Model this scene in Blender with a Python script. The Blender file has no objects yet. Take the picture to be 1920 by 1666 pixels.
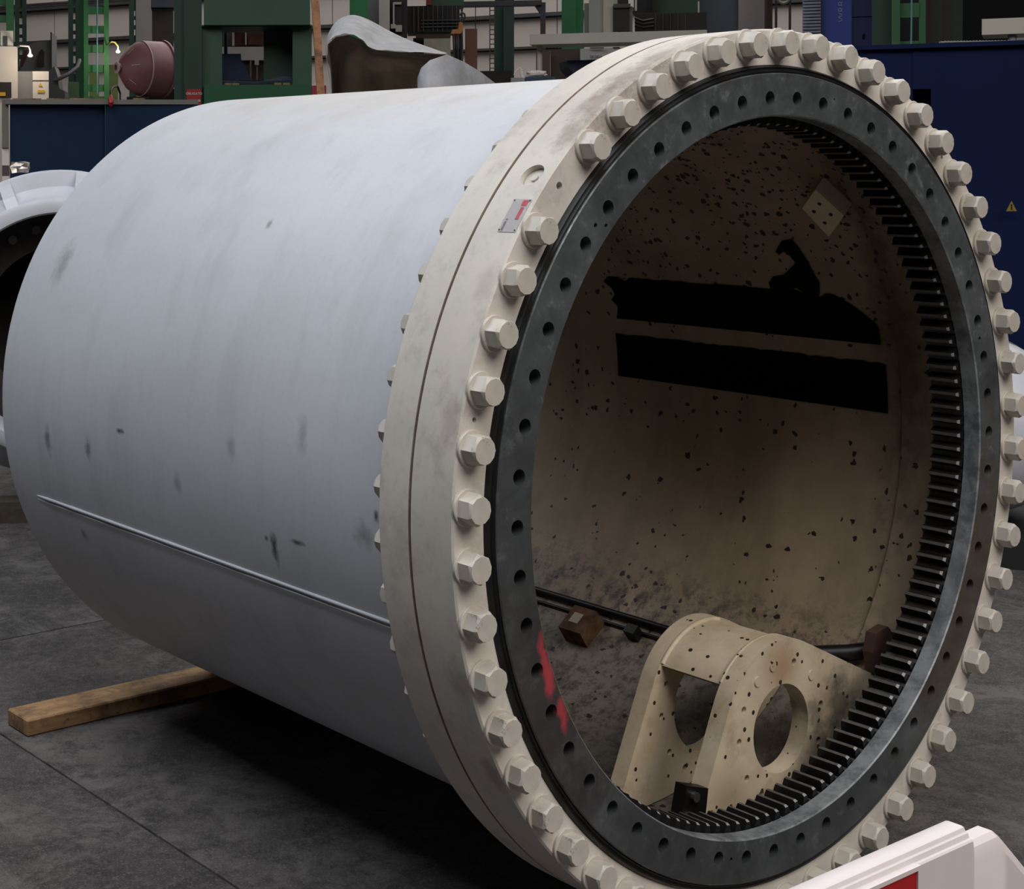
import bpy, bmesh, math, random
import numpy as np
from mathutils import Vector, Matrix
random.seed(7)
PI = math.pi
SC = bpy.context.scene
COL = SC.collection

# ------------------------------------------------------------------ camera
S = 0.9            # metres per unit of the bolt-circle radius
ZA = 1.036         # height of the drum's axis above the floor, in units
F_PX, PPX, PPY = 2941.46, 444.03, 347.11
YAW, PITCH, ROLL = 0.613519, -0.012178, -0.002198
CAM = Vector((-3.14378 * S, -2.24642 * S, (0.719107 + ZA) * S))
fw = Vector((math.sin(YAW) * math.cos(PITCH), math.cos(YAW) * math.cos(PITCH), math.sin(PITCH)))
rt = Vector((math.cos(YAW), -math.sin(YAW), 0)); up = rt.cross(fw)
c_, s_ = math.cos(ROLL), math.sin(ROLL)
CR = c_ * rt + s_ * up; CU = -s_ * rt + c_ * up
cd = bpy.data.cameras.new('camera'); cam = bpy.data.objects.new('camera', cd); COL.objects.link(cam)
cd.sensor_fit = 'HORIZONTAL'; cd.sensor_width = 36; cd.lens = F_PX / 1920 * 36
cd.shift_x = (960 - PPX) / 1920; cd.shift_y = -(833 - PPY) / 1920
cd.clip_start = .05; cd.clip_end = 400
m = Matrix((CR, CU, -fw)).transposed().to_4x4(); m.translation = CAM; cam.matrix_world = m
SC.camera = cam

# ------------------------------------------------------------------ light
SC.view_settings.view_transform = 'Standard'; SC.view_settings.look = 'None'
SC.view_settings.gamma = 1; SC.view_settings.exposure = 0.0
SC.view_settings.use_curve_mapping = False
wd = bpy.data.worlds.new('hall_daylight'); SC.world = wd; wd.use_nodes = True
wd.node_tree.nodes['Background'].inputs[0].default_value = (.80, .88, 1, 1)
wd.node_tree.nodes['Background'].inputs[1].default_value = .008
def area(name, loc, target, sx, sy, power, col):
    l = bpy.data.lights.new(name, 'AREA'); l.shape = 'RECTANGLE'; l.size = sx; l.size_y = sy; l.energy = power; l.color = col
    o = bpy.data.objects.new(name, l); COL.objects.link(o); o.location = loc
    o.rotation_euler = (Vector(target) - Vector(loc)).to_track_quat('-Z', 'Y').to_euler(); return o
area('roof_skylight', (-3.6, 2, 9), (-3.6, 2, 0), 5.2, 16, 1030, (.91, .95, 1))
area('roof_skylight', (0, -9, 8), (0, -9, 0), 7, 9, 1130, (1, .94, .87))
area('roof_skylight', (18, 22, 12), (18, 22, 0), 14, 40, 4100, (1, .97, .93))

# ------------------------------------------------------------------ helpers
MATS = {}
def lin(c):
    return tuple((x / 255 / 12.92 if x / 255 <= .04045 else ((x / 255 + .055) / 1.055) ** 2.4) for x in c) + (1,)
class NT:
    def __init__(s, name):
        s.m = bpy.data.materials.new(name); s.m.use_nodes = True
        s.t = s.m.node_tree; s.b = s.t.nodes['Principled BSDF']; s.tc = None
    def n(s, typ, **kw):
        o = s.t.nodes.new(typ)
        for k, v in kw.items():
            if k.startswith('i_'): o.inputs[k[2:].replace('_', ' ')].default_value = v
            else: setattr(o, k, v)
        return o
    def l(s, a, b): s.t.links.new(a, b)
    def obj(s):
        if not s.tc: s.tc = s.n('ShaderNodeTexCoord')
        return s.tc.outputs['Object']
    def noise(s, scale, detail=4, rough=.6, stretch=None, dist=0):
        x = s.n('ShaderNodeTexNoise'); x.inputs['Scale'].default_value = scale; x.inputs['Detail'].default_value = detail
        x.inputs['Roughness'].default_value = rough; x.inputs['Distortion'].default_value = dist
        v = s.obj()
        if stretch:
            mp = s.n('ShaderNodeMapping'); mp.inputs['Scale'].default_value = stretch; s.l(v, mp.inputs[0]); v = mp.outputs[0]
        s.l(v, x.inputs['Vector']); return x.outputs['Fac']
    def ramp(s, fac, a, b):
        r = s.n('ShaderNodeMapRange'); r.inputs['From Min'].default_value = a; r.inputs['From Max'].default_value = b
        s.l(fac, r.inputs['Value']); return r.outputs[0]
    def math(s, op, a, b=None):
        o = s.n('ShaderNodeMath', operation=op)
        for i, v in enumerate((a, b)):
            if v is None: continue
            if isinstance(v, (int, float)): o.inputs[i].default_value = v
            else: s.l(v, o.inputs[i])
        return o.outputs[0]
    def mix(s, fac, a, b):
        o = s.n('ShaderNodeMix', data_type='RGBA')
        if isinstance(fac, (int, float)): o.inputs[0].default_value = fac
        else: s.l(fac, o.inputs[0])
        for i, v in ((6, a), (7, b)):
            if isinstance(v, tuple): o.inputs[i].default_value = v
            else: s.l(v, o.inputs[i])
        return o.outputs[2]
    def spot(s, c, rad, soft, stretch=(1, 1, 1), jit=None):
        """1 inside a blob round the point c (object space), 0 outside"""
        mp = s.n('ShaderNodeMapping', vector_type='POINT'); sx, sy, sz = stretch
        mp.inputs['Scale'].default_value = stretch; mp.inputs['Location'].default_value = (-c[0] * sx, -c[1] * sy, -c[2] * sz)
        s.l(s.obj(), mp.inputs[0])
        ln = s.n('ShaderNodeVectorMath', operation='LENGTH'); s.l(mp.outputs[0], ln.inputs[0]); d = ln.outputs['Value']
        if jit is not None: d = s.math('ADD', d, s.math('MULTIPLY', s.math('SUBTRACT', jit, .5), rad * 3.0))
        return s.ramp(d, rad + soft, rad - soft)
    def bump(s, h, strength, dist=.01):
        b = s.n('ShaderNodeBump'); b.inputs['Strength'].default_value = strength; b.inputs['Distance'].default_value = dist
        s.l(h, b.inputs['Height']); s.l(b.outputs[0], s.b.inputs['Normal'])
    def done(s, col, rough=.5, metal=0.):
        if isinstance(col, tuple): s.b.inputs['Base Color'].default_value = col
        else: s.l(col, s.b.inputs['Base Color'])
        if isinstance(rough, (int, float)): s.b.inputs['Roughness'].default_value = rough
        else: s.l(rough, s.b.inputs['Roughness'])
        s.b.inputs['Metallic'].default_value = metal
        return s.m
def M(name, c, rough=.55, var=.18, scale=3., metal=0., emit=None):
    """plain painted surface with a little mottled wear"""
    if name in MATS: return MATS[name]
    t = NT(name); a = lin(c); d = tuple(x * (1 - var * 1.6) for x in a[:3]) + (1,)
    nz = t.noise(scale, 5, .65)
    mm = t.done(t.mix(t.ramp(nz, .35, .75), a, d), rough, metal)
    if emit:
        t.b.inputs['Emission Color'].default_value = lin(c); t.b.inputs['Emission Strength'].default_value = emit
    if rough >= .7: t.b.inputs['Specular IOR Level'].default_value = .15
    MATS[name] = mm; return mm

def to_obj(name, bm, mats, parent=None, origin=(0, 0, 0), smooth=None):
    me = bpy.data.meshes.new(name)
    bmesh.ops.recalc_face_normals(bm, faces=bm.faces)
    if origin != (0, 0, 0): bmesh.ops.translate(bm, verts=bm.verts, vec=-Vector(origin))
    bm.to_mesh(me); bm.free()
    for q in (mats if isinstance(mats, (list, tuple)) else [mats]): me.materials.append(q)
    if smooth is not None:
        me.polygons.foreach_set('use_smooth', [True] * len(me.polygons)); me.set_sharp_from_angle(angle=math.radians(smooth))
    o = bpy.data.objects.new(name, me); COL.objects.link(o)
    if parent is not None: o.parent = parent
    elif origin != (0, 0, 0): o.location = origin
    return o
def tag(o, label=None, cat=None, group=None, kind=None):
    if label: o['label'] = label
    if cat: o['category'] = cat
    if group: o['group'] = group
    if kind: o['kind'] = kind
    return o
class Thing:
    """an Empty at the thing's base; parts are given in world space"""
    def __init__(s, name, label, cat, loc, group=None):
        s.o = bpy.data.objects.new(name, None); s.o.empty_display_size = .1; COL.objects.link(s.o)
        s.o.location = loc; s.loc = tuple(loc); tag(s.o, label, cat, group)
    def part(s, name, bm, mat, smooth=None, parent=None, label=None):
        o = to_obj(name, bm, mat, parent or s.o, s.loc, smooth)
        if label: o['label'] = label
        return o
def solo(name, label, cat, bm, mat, smooth=None, group=None):
    co = [v.co for v in bm.verts]
    org = (sum(v.x for v in co) / len(co), sum(v.y for v in co) / len(co), min(v.z for v in co))
    return tag(to_obj(name, bm, mat, None, org, smooth), label, cat, group)
def NB(): return bmesh.new()
def prism(bm, base, h, mi=0):
    """closed solid between polygon base and base + h"""
    h = Vector(h); a = [bm.verts.new(p) for p in base]; b = [bm.verts.new(Vector(p) + h) for p in base]
    fs = [bm.faces.new(a), bm.faces.new(b[::-1])]
    for i in range(len(a)):
        j = (i + 1) % len(a); fs.append(bm.faces.new((a[i], b[i], b[j], a[j])))
    for f in fs: f.material_index = mi
    return bm
def box(bm, x0, x1, y0, y1, z0, z1, mi=0):
    return prism(bm, [(x0, y0, z0), (x1, y0, z0), (x1, y1, z0), (x0, y1, z0)], (0, 0, z1 - z0), mi)
def tube(bm, pts, r, n=8, caps=True, mi=0):
    pts = [Vector(p) for p in pts]; rings = []
    for i, p in enumerate(pts):
        d = (pts[min(i + 1, len(pts) - 1)] - pts[max(i - 1, 0)]).normalized()
        a = d.orthogonal().normalized() if i == 0 else (rings_a - d * rings_a.dot(d)).normalized()
        rings_a = a; b = d.cross(a); rr = r[i] if isinstance(r, (list, tuple)) else r
        rings.append([bm.verts.new(p + rr * (math.cos(t) * a + math.sin(t) * b)) for t in [2 * PI * k / n for k in range(n)]])
    for i in range(len(rings) - 1):
        for k in range(n): bm.faces.new((rings[i][k], rings[i][(k + 1) % n], rings[i + 1][(k + 1) % n], rings[i + 1][k])).material_index = mi
    if caps: bm.faces.new(rings[0][::-1]).material_index = mi; bm.faces.new(rings[-1]).material_index = mi
    return bm
def lathe(bm, prof, n, fn, closed=True, mi=0, a0=0., a1=2 * PI):
    """prof = [(R, y)], fn(R, angle, y) -> point"""
    full = abs(a1 - a0 - 2 * PI) < 1e-6; cnt = n if full else n + 1
    rows = [[bm.verts.new(fn(R, a0 + (a1 - a0) * k / n, y)) for k in range(cnt)] for R, y in prof]
    m_ = len(rows) if closed else len(rows) - 1
    for i in range(m_):
        A, B = rows[i], rows[(i + 1) % len(rows)]
        for k in range(n):
            q = (k + 1) % cnt; bm.faces.new((A[k], A[q], B[q], B[k])).material_index = mi
    return rows
def grid(bm, rows, mi=0):
    R = [[bm.verts.new(p) for p in r] for r in rows]
    for i in range(len(R) - 1):
        for k in range(len(R[0]) - 1): bm.faces.new((R[i][k], R[i][k + 1], R[i + 1][k + 1], R[i + 1][k])).material_index = mi
    return R
def boolean_cut(o, cutter_bm):
    me = bpy.data.meshes.new('cutter'); bmesh.ops.recalc_face_normals(cutter_bm, faces=cutter_bm.faces); cutter_bm.to_mesh(me); cutter_bm.free()
    c = bpy.data.objects.new('cutter', me); COL.objects.link(c); c.matrix_world = Matrix.Identity(4)
    par = o.parent; o.parent = None
    md = o.modifiers.new('cut', 'BOOLEAN'); md.operation = 'DIFFERENCE'; md.solver = 'EXACT'; md.object = c
    dg = bpy.context.evaluated_depsgraph_get(); dg.update()
    nm = bpy.data.meshes.new_from_object(o.evaluated_get(dg)); o.modifiers.clear()
    nm.name = o.name; o.data = nm; bpy.data.objects.remove(c); o.parent = par
    nm.polygons.foreach_set('use_smooth', [True] * len(nm.polygons)); nm.set_sharp_from_angle(angle=math.radians(28))
def text_mesh(txt, size, xdir, ydir, at, extrude=.001, bold=0.):
    """letters as a bmesh lying in the plane xdir/ydir, centred on at"""
    cu = bpy.data.curves.new('text', 'FONT'); cu.body = txt; cu.size = size; cu.extrude = extrude; cu.align_x = 'CENTER'; cu.align_y = 'CENTER'; cu.offset = bold
    o = bpy.data.objects.new('text', cu); COL.objects.link(o)
    dg = bpy.context.evaluated_depsgraph_get(); dg.update(); me = bpy.data.meshes.new_from_object(o.evaluated_get(dg))
    bm = NB(); bm.from_mesh(me); bpy.data.objects.remove(o); bpy.data.meshes.remove(me)
    x = Vector(xdir).normalized(); y = Vector(ydir).normalized(); z = x.cross(y); mt = Matrix((x, y, z)).transposed().to_4x4(); mt.translation = Vector(at)
    bmesh.ops.transform(bm, matrix=mt, verts=bm.verts); return bm
# pixel -> place
def ray(px, py): return (fw + CR * ((px - PPX) / F_PX) - CU * ((py - PPY) / F_PX))
def on_floor(px, py, z=0.):
    d = ray(px, py); return CAM + d * ((z - CAM.z) / d.z)
def on_y(px, py, y):
    d = ray(px, py); return CAM + d * ((y - CAM.y) / d.y)
HZ = PPY - F_PX * math.tan(-PITCH)
FH = Vector((math.sin(YAW), math.cos(YAW), 0)); RH = Vector((math.cos(YAW), -math.sin(YAW), 0))
def at(px, py, d):
    """point at horizontal depth d seen at that pixel"""
    p = CAM + FH * d + RH * ((px - PPX) / F_PX * d); p.z = CAM.z - (py - HZ) / F_PX * d; return p
def zat(py, d): return CAM.z - (py - HZ) / F_PX * d
def vb(bm, x0, x1, yt, yb, d0, t, d1=None, mi=0):
    """upright box: front face spans pixels x0..x1 at depths d0..d1, yt/yb rows (yb None = down to the floor), t metres thick"""
    dc = d0
    if d1 is None:      # face the box towards the camera's side of the hall
        kc, k0, k1 = [((x - PPX) / F_PX) for x in ((x0 + x1) / 2, x0, x1)]; ph = math.atan(kc); cs, sn = math.cos(ph), math.sin(ph)
        num = d0 * (cs + kc * sn); d0, d1 = num / (cs + k0 * sn), num / (cs + k1 * sn)
    a = at(x0, HZ, d0); b = at(x1, HZ, d1); zt = zat(yt, dc); zb = 0. if yb is None else zat(yb, dc)
    n = Vector((-(b - a).y, (b - a).x, 0)).normalized()
    if n.dot(FH) < 0: n = -n
    a.z = b.z = zb
    return prism(bm, [a, b, b + n * t, a + n * t], (0, 0, zt - zb), mi)
def base_of(x0, x1, d):
    p = at((x0 + x1) / 2, HZ, d); return (p.x, p.y, 0)

# ------------------------------------------------------------------ materials of the big things
def hubpt(th_deg, R, y): a = math.radians(th_deg); return (R * math.sin(a) * S, y * S, R * math.cos(a) * S)
def m_shell():
    t = NT('weathered_white_paint')
    big = t.noise(1.6, 4, .6, (1, .5, 1.0)); streak = t.noise(5, 5, .6, (1.2, 1.6, .22)); fine = t.noise(60, 3, .6)
    c = t.mix(t.ramp(big, .35, .75), (.61, .622, .67, 1), (.51, .52, .555, 1))
    c = t.mix(t.math('MULTIPLY', t.ramp(streak, .5, .78), .38), c, (.34, .35, .375, 1))
    c = t.mix(t.math('MULTIPLY', t.ramp(fine, .5, .8), .15), c, (.36, .35, .34, 1))
    # brown grime along the crown
    gr = t.math('MULTIPLY', t.spot((0, 1.15, .83), .16, .12, (.55, .32, 1), t.noise(4, 4, .7)), .55)
    c = t.mix(gr, c, (.46, .39, .31, 1))
    jit = t.noise(34, 4, .7)
    for th, y, r, st, k in ((-101.8, .747, .016, (1, 1.7, .65), .9), (-100.3, .775, .005, (1, 1, 1), .9), (-99.5, .65, .007, (1, .35, 1.6), .85), (-95.6, .40, .02, (1, 1, 1), .45),
                            (-90.1, 1.428, .008, (1, .6, 1.6), .9), (-95.3, 1.847, .016, (1, 1.2, .6), .6), (-94.6, 1.608, .014, (1, 1.2, .7), .6), (-92.4, .352, .008, (1, 1.4, .8), .9),
                            (-53., .998, .008, (1, 1, .8), .5), (-62.9, 1.93, .03, (1, 1.2, .5), .35), (-88, .9, .012, (1, 1, .6), .3), (-84, .62, .016, (1, 1.2, .5), .3), (-96, 1.15, .012, (1, 1, .6), .4), (-112, 1.75, .012, (1, 1, .7), .5)):
        c = t.mix(t.math('MULTIPLY', t.spot(hubpt(th, .948, y), r, r * .7, st, jit), k), c, (.035, .04, .035, 1))
    t.bump(t.noise(3, 3, .5), .10, .02)
    t.b.inputs['Specular IOR Level'].default_value = .35
    return t.done(c, .5)
def m_flange():
    t = NT('cream_flange_paint')
    big = t.noise(5, 5, .65); fine = t.noise(40, 4, .65)
    c = t.mix(t.ramp(big, .35, .7), (.67, .615, .55, 1), (.57, .53, .48, 1))
    c = t.mix(t.math('MULTIPLY', t.ramp(t.noise(9, 5, .7), .54, .72), .5), c, (.30, .26, .225, 1))
    c = t.mix(t.math('MULTIPLY', t.ramp(fine, .55, .75), .25), c, (.34, .29, .23, 1))
    # brown rub marks high on the rim
    jit = t.noise(30, 4, .75)
    for th, r, k in ((-22, .05, .6), (-28, .06, .6), (-34, .06, .55), (-40, .045, .6), (-15, .04, .4), (-62, .03, .25), (-78, .035, .3), (-108, .04, .45), (-120, .03, .5)):
        c = t.mix(t.math('MULTIPLY', t.spot(hubpt(th, 1.035, .045), r, r * .6, (1, 1.6, 1), jit), k), c, (.22, .165, .13, 1))
    return t.done(c, .5)
def m_bolt():
    t = NT('cream_bolt_paint')
    c = t.mix(t.ramp(t.noise(14, 4, .6), .35, .7), (.60, .555, .49, 1), (.48, .44, .385, 1))
    oi = t.n('ShaderNodeObjectInfo')
    chip = t.math('MULTIPLY', t.ramp(t.noise(38, 4, .7), .60, .68), t.math('GREATER_THAN', oi.outputs['Random'], .45))
    c = t.mix(chip, c, (.16, .15, .15, 1))
    return t.done(c, .42)
def m_ring():
    t = NT('bare_dark_steel')
    a = t.noise(4, 5, .7); b = t.noise(22, 5, .7); e = t.noise(9, 5, .7, None, .6)
    c = t.mix(t.ramp(a, .35, .7), (.125, .138, .142, 1), (.055, .06, .064, 1))
    c = t.mix(t.math('MULTIPLY', t.ramp(b, .58, .78), .6), c, (.28, .30, .31, 1))
    c = t.mix(t.math('MULTIPLY', t.ramp(e, .62, .72), .45), c, (.34, .37, .39, 1))
    jit = t.noise(12, 4, .7)
    # rust film low on the right, darker patches left and low, pink chalk stroke beside two holes
    for th, r, k, cc in ((112, .26, .55, (.10, .058, .03, 1)), (-117, .22, .6, (.045, .026, .022, 1)), (128, .20, .4, (.09, .05, .03, 1)), (-92, .24, .45, (.04, .042, .044, 1)), (-150, .3, .5, (.04, .04, .044, 1)), (165, .3, .4, (.04, .042, .046, 1))):
        c = t.mix(t.math('MULTIPLY', t.spot(hubpt(th, .90, 0), r, r * .5, (1, 1, 1), jit), k), c, cc)
    jit2 = t.noise(26, 4, .7)
    for th, R, st in ((-107.6, .846, .010), (-109.6, .847, .011), (-112.2, .850, .014), (-114.2, .855, .013), (-117.8, .848, .009), (-119.6, .850, .012)):
        c = t.mix(t.math('MULTIPLY', t.spot(hubpt(th, R, 0), st, .007, (1.35, 1, .62), jit2), .8), c, (.60, .07, .085, 1))
    t.bump(b, .15, .004)
    return t.done(c, t.ramp(b, .2, .9), .35)
def m_inner():
    t = NT('stained_beige_primer')
    a = t.noise(3.2, 5, .7); st = t.noise(5, 4, .6, (1.4, 1.4, .3))
    c = t.mix(t.ramp(a, .35, .7), (.36, .275, .185, 1), (.25, .185, .12, 1))
    c = t.mix(t.math('MULTIPLY', t.ramp(st, .48, .72), .6), c, (.17, .125, .085, 1))
    v = t.n('ShaderNodeTexVoronoi', feature='F1'); v.inputs['Scale'].default_value = 50; v.inputs['Randomness'].default_value = 1
    w = t.n('ShaderNodeVectorMath', operation='ADD'); nz = t.n('ShaderNodeTexNoise'); nz.inputs['Scale'].default_value = 55
    t.l(t.obj(), nz.inputs['Vector']); sc = t.n('ShaderNodeVectorMath', operation='SCALE'); sc.inputs['Scale'].default_value = .02
    t.l(nz.outputs['Color'], sc.inputs[0]); t.l(t.obj(), w.inputs[0]); t.l(sc.outputs[0], w.inputs[1]); t.l(w.outputs[0], v.inputs['Vector'])
    sep = t.n('ShaderNodeSeparateColor'); t.l(v.outputs['Color'], sep.inputs[0])
    # more chips towards the crown
    xyz = t.n('ShaderNodeSeparateXYZ'); t.l(t.obj(), xyz.inputs[0])
    clus = t.noise(3.5, 3, .6)
    thr = t.math('ADD', t.math('MULTIPLY', t.ramp(xyz.outputs['Z'], .10, .62), .68), t.math('MULTIPLY', t.ramp(clus, .45, .7), .20))
    pick = t.math('LESS_THAN', sep.outputs[0], t.math('ADD', thr, .10))
    size = t.math('MULTIPLY', t.math('ADD', sep.outputs[1], .25), .36)
    c = t.mix(t.math('MULTIPLY', t.ramp(t.math('ADD', xyz.outputs['Z'], t.math('MULTIPLY', clus, .25)), -.40, -.54), .85), c, (.15, .135, .115, 1))
    c = t.mix(t.math('MULTIPLY', t.math('MULTIPLY', t.ramp(xyz.outputs['Z'], -.44, -.56), t.ramp(t.noise(22, 7, .8), .46, .60)), .9), c, (.05, .04, .032, 1))
    c = t.mix(t.math('MULTIPLY', t.spot(hubpt(70, .93, .27), .16, .10, (.35, 3.2, .35), t.noise(14, 5, .7)), .75), c, (.06, .033, .02, 1))
    blob = t.math('LESS_THAN', v.outputs['Distance'], size)
    c = t.mix(t.math('MULTIPLY', pick, blob), c, (.022, .012, .008, 1))
    t.bump(t.noise(18, 4, .6), .12, .006)
    return t.done(c, .6)
def m_bracket():
    t = NT('chipped_cream_bracket_paint')
    a = t.noise(6, 5, .7); b = t.noise(26, 4, .75)
    c = t.mix(t.ramp(a, .38, .68), (.62, .53, .39, 1), (.46, .36, .235, 1))
    c = t.mix(t.math('MULTIPLY', t.ramp(t.noise(11, 5, .7), .55, .75), .55), c, (.22, .145, .075, 1))
    v = t.n('ShaderNodeTexVoronoi', feature='F1'); v.inputs['Scale'].default_value = 62; t.l(t.obj(), v.inputs['Vector'])
    sep = t.n('ShaderNodeSeparateColor'); t.l(v.outputs['Color'], sep.inputs[0])
    chip = t.math('MULTIPLY', t.math('LESS_THAN', sep.outputs[0], .26), t.math('LESS_THAN', v.outputs['Distance'], t.math('MULTIPLY', sep.outputs[1], .36)))
    jit = t.noise(12, 5, .7)
    for q, r, k, cc in (((.50, .195, -.70), .09, .85, (.035, .03, .025, 1)), ((.40, .195, -.78), .07, .7, (.05, .04, .03, 1)), ((.26, .195, -.555), .05, .6, (.30, .14, .06, 1)), ((.05, .195, -.86), .06, .5, (.18, .12, .06, 1))):
        c = t.mix(t.math('MULTIPLY', t.spot(tuple(v_ * S for v_ in q), r * S, r * S * .7, (1, .5, 1), jit), k), c, cc)
    c = t.mix(chip, c, (.03, .02, .014, 1))
    return t.done(c, .5)
def m_floor():
    t = NT('worn_dark_concrete')
    a = t.noise(.9, 6, .7); b = t.noise(7, 10, .85); f = t.noise(170, 3, .6); h = t.noise(34, 8, .8); e = t.noise(2.2, 8, .8, None, .8)
    c = t.mix(t.ramp(a, .40, .62), (.046, .040, .038, 1), (.100, .089, .084, 1))
    c = t.mix(t.math('MULTIPLY', t.ramp(e, .47, .60), .7), c, (.19, .173, .163, 1))
    c = t.mix(t.math('MULTIPLY', t.ramp(b, .48, .57), .8), c, (.028, .025, .024, 1))
    c = t.mix(t.math('MULTIPLY', t.ramp(h, .50, .60), .6), c, (.135, .122, .117, 1))
    c = t.mix(t.math('MULTIPLY', t.ramp(f, .56, .64), .5), c, (.24, .22, .21, 1))
    sc = t.noise(3, 8, .8, (1, .14, 1), .6)
    c = t.mix(t.math('MULTIPLY', t.ramp(sc, .58, .66), .5), c, (.22, .21, .20, 1))
    t.bump(t.math('ADD', b, t.math('MULTIPLY', h, .7)), .8, .012)
    return t.done(c, .75)
def m_wood(name, a, b, scale=1.):
    t = NT(name)
    g = t.noise(18 * scale, 5, .7, (.12, 1, 1)); k = t.noise(5, 4, .7)
    c = t.mix(t.ramp(g, .35, .7), a, b)
    c = t.mix(t.math('MULTIPLY', t.ramp(k, .50, .66), .75), c, (.05, .03, .018, 1))
    c = t.mix(t.math('MULTIPLY', t.ramp(t.noise(38, 5, .7), .55, .68), .6), c, (.06, .035, .02, 1))
    t.bump(g, .5, .006); return t.done(c, .7)
MS, MFL, MBO, MRI, MIN, MBR, MFO = m_shell(), m_flange(), m_bolt(), m_ring(), m_inner(), m_bracket(), m_floor()
MWOOD = m_wood('raw_timber', (.42, .25, .115, 1), (.20, .105, .045, 1))
MBLK = M('black_rubber', (14, 14, 15), .55, .2, 20); MDARK = M('dark_grease', (20, 18, 18), .45, .2, 12, .3)
MGEAR = M('greased_gear_steel', (44, 43, 44), .38, .3, 10, .6)

# ------------------------------------------------------------------ floor and hall walls
fl = NB(); box(fl, -40, 80, -25, 95, -.20, -.012)
FLOOR = tag(to_obj('floor', fl, M('floor_joint_dirt', (26, 24, 23), .9)), kind='structure')
jx, jy, step = -.865, 2.70, 4.6
sb = NB(); g = .0035
prism(sb, [(g, g, -.012), (step - g, g, -.012), (step - g, step - g, -.012), (g, step - g, -.012)], (0, 0, .012))
slab0 = to_obj('concrete_slab', sb, MFO, FLOOR); slab0.location = (jx, jy, 0)
for i in range(-4, 15):
    for j in range(-3, 15):
        if (i, j) == (0, 0): continue
        o = slab0.copy(); COL.objects.link(o); o.location = (jx + i * step, jy + j * step, 0)

MWALL = M('hall_cladding', (168, 160, 156), .7, .06, .6); MGIRT = M('dark_steel_rail', (48, 48, 50), .6)
wa, wb = at(-500, HZ, 52), at(2300, HZ, 30); wa.z = wb.z = 0
wdir = (wb - wa).normalized(); wn = Vector((-wdir.y, wdir.x, 0)); wn = wn if wn.dot(FH) > 0 else -wn
WL = (wb - wa).length
bw = prism(NB(), [wa + wn * .12, wb + wn * .12, wb + wn * .4, wa + wn * .4], (0, 0, 14))
WALL = tag(to_obj('wall_back', bw, MWALL), kind='structure')
rows_z = [0, 2.2, 4.35, 5.1, 6.06, 8.2, 11.0, 14.0]
for r in range(7):
    pb = NB(); prism(pb, [wdir * .012, wdir * 1.488, wdir * 1.488 + wn * .1, wdir * .012 + wn * .1], (0, 0, rows_z[r + 1] - rows_z[r] - .03))
    first = None
    for k in range(int(WL / 1.5)):
        if first is None: o = first = to_obj('cladding_panel', pb, MWALL, WALL)
        else: o = first.copy(); COL.objects.link(o)
        o.location = wa + wdir * (1.5 * k) + Vector((0, 0, rows_z[r]))
for k, z in enumerate(rows_z[1:6]):
    gb = NB()
    for dz in ((0, .07), (.15, .20)) if k == 3 else ((0, .05 if k == 1 else .085),):
        a, b = wa - wn * .16, wb - wn * .16
        prism(gb, [a + Vector((0, 0, z + dz[0])), b + Vector((0, 0, z + dz[0])), b + wn * .14 + Vector((0, 0, z + dz[0])), a + wn * .14 + Vector((0, 0, z + dz[0]))], (0, 0, dz[1] - dz[0]))
    tag(to_obj('trim_%d' % (k + 1), gb, MGIRT), kind='structure')

# ------------------------------------------------------------------ the drum
HUB = Thing('flanged_steel_drum', 'large white steel drum lying on its side with bolted cream flange and toothed ring', 'drum', (0, 0, ZA * S))
HUB.loc = (0, 0, 0)            # its parts are given relative to the axis
H = HUB.o
def P(R, a, y): return Vector((R * math.sin(a), y, R * math.cos(a))) * S
bm = NB(); N = 180
ro = lathe(bm, [(.948, .24), (.948, 2.132), (.944, 2.142), (.934, 2.142), (.930, 2.136), (.930, .27)], N, P, False)
for f in bm.faces:
    r = math.hypot(f.calc_center_median().x, f.calc_center_median().z) / S
    f.material_index = 1 if r < .932 else 0
shell = to_obj('shell', bm, [MS, MIN], H, smooth=30)
wl = NB()
for off, rr in ((0, .0048), (.0125, .0038)):
    tube(wl, [P(.949, math.radians(-107.0) - off, y) for y in np.linspace(.25, 1.985, 24)], [rr * S * (1 + .15 * random.uniform(-1, 1)) * (.3 if i in (0, 23) else 1) for i in range(24)], 8)
to_obj('weld_bead', wl, MS, shell, smooth=60)

# flange
fb = NB()
prof = [(.952, .017), (1.031, .017), (1.035, .021), (1.035, .1400), (1.026, .1425), (1.026, .1455), (1.035, .148), (1.034, .238), (1.027, .247),
        (.96, .247), (.948, .262), (.94, .262), (.930, .276), (.915, .276), (.912, .272), (.912, .15), (.952, .14)]
lathe(fb, prof, 216, P)
for f in fb.faces:
    c0 = f.calc_center_median()
    if math.hypot(c0.x, c0.z) / S < .945 and c0.y / S > .1: f.material_index = 1
for f in fb.faces:
    c0 = f.calc_center_median(); r_ = math.hypot(c0.x, c0.z) / S
    if 1.0 < r_ < 1.0325 and .139 < c0.y / S < .149: f.material_index = 2
flange = to_obj('flange', fb, [MFL, MIN, M('groove_brown', (150, 132, 120), .8, .3, 20)], H)  # groove faces get a browner, darker colour than the rim
cut = NB()
def cyl_between(bm, p, q, r, n=24): return tube(bm, [p, q], r * S, n)
plug_th, plug_y = math.radians(-47.45), .068
cyl_between(cut, P(1.06, plug_th, plug_y), P(1.016, plug_th, plug_y), .0285, 40)
for th, r in ((-47.4, .0085), (-77.5, .0055), (42.5, .005)):
    a = math.radians(th); cyl_between(cut, P(1.0, a, -.03), P(1.0, a, .06), r)
boolean_cut(flange, cut)
pl = NB(); cyl_between(pl, P(1.012, plug_th, plug_y), P(1.022, plug_th, plug_y), .0275, 40)
plug = to_obj('plug_disc', pl, MFL, flange, smooth=30)
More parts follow.
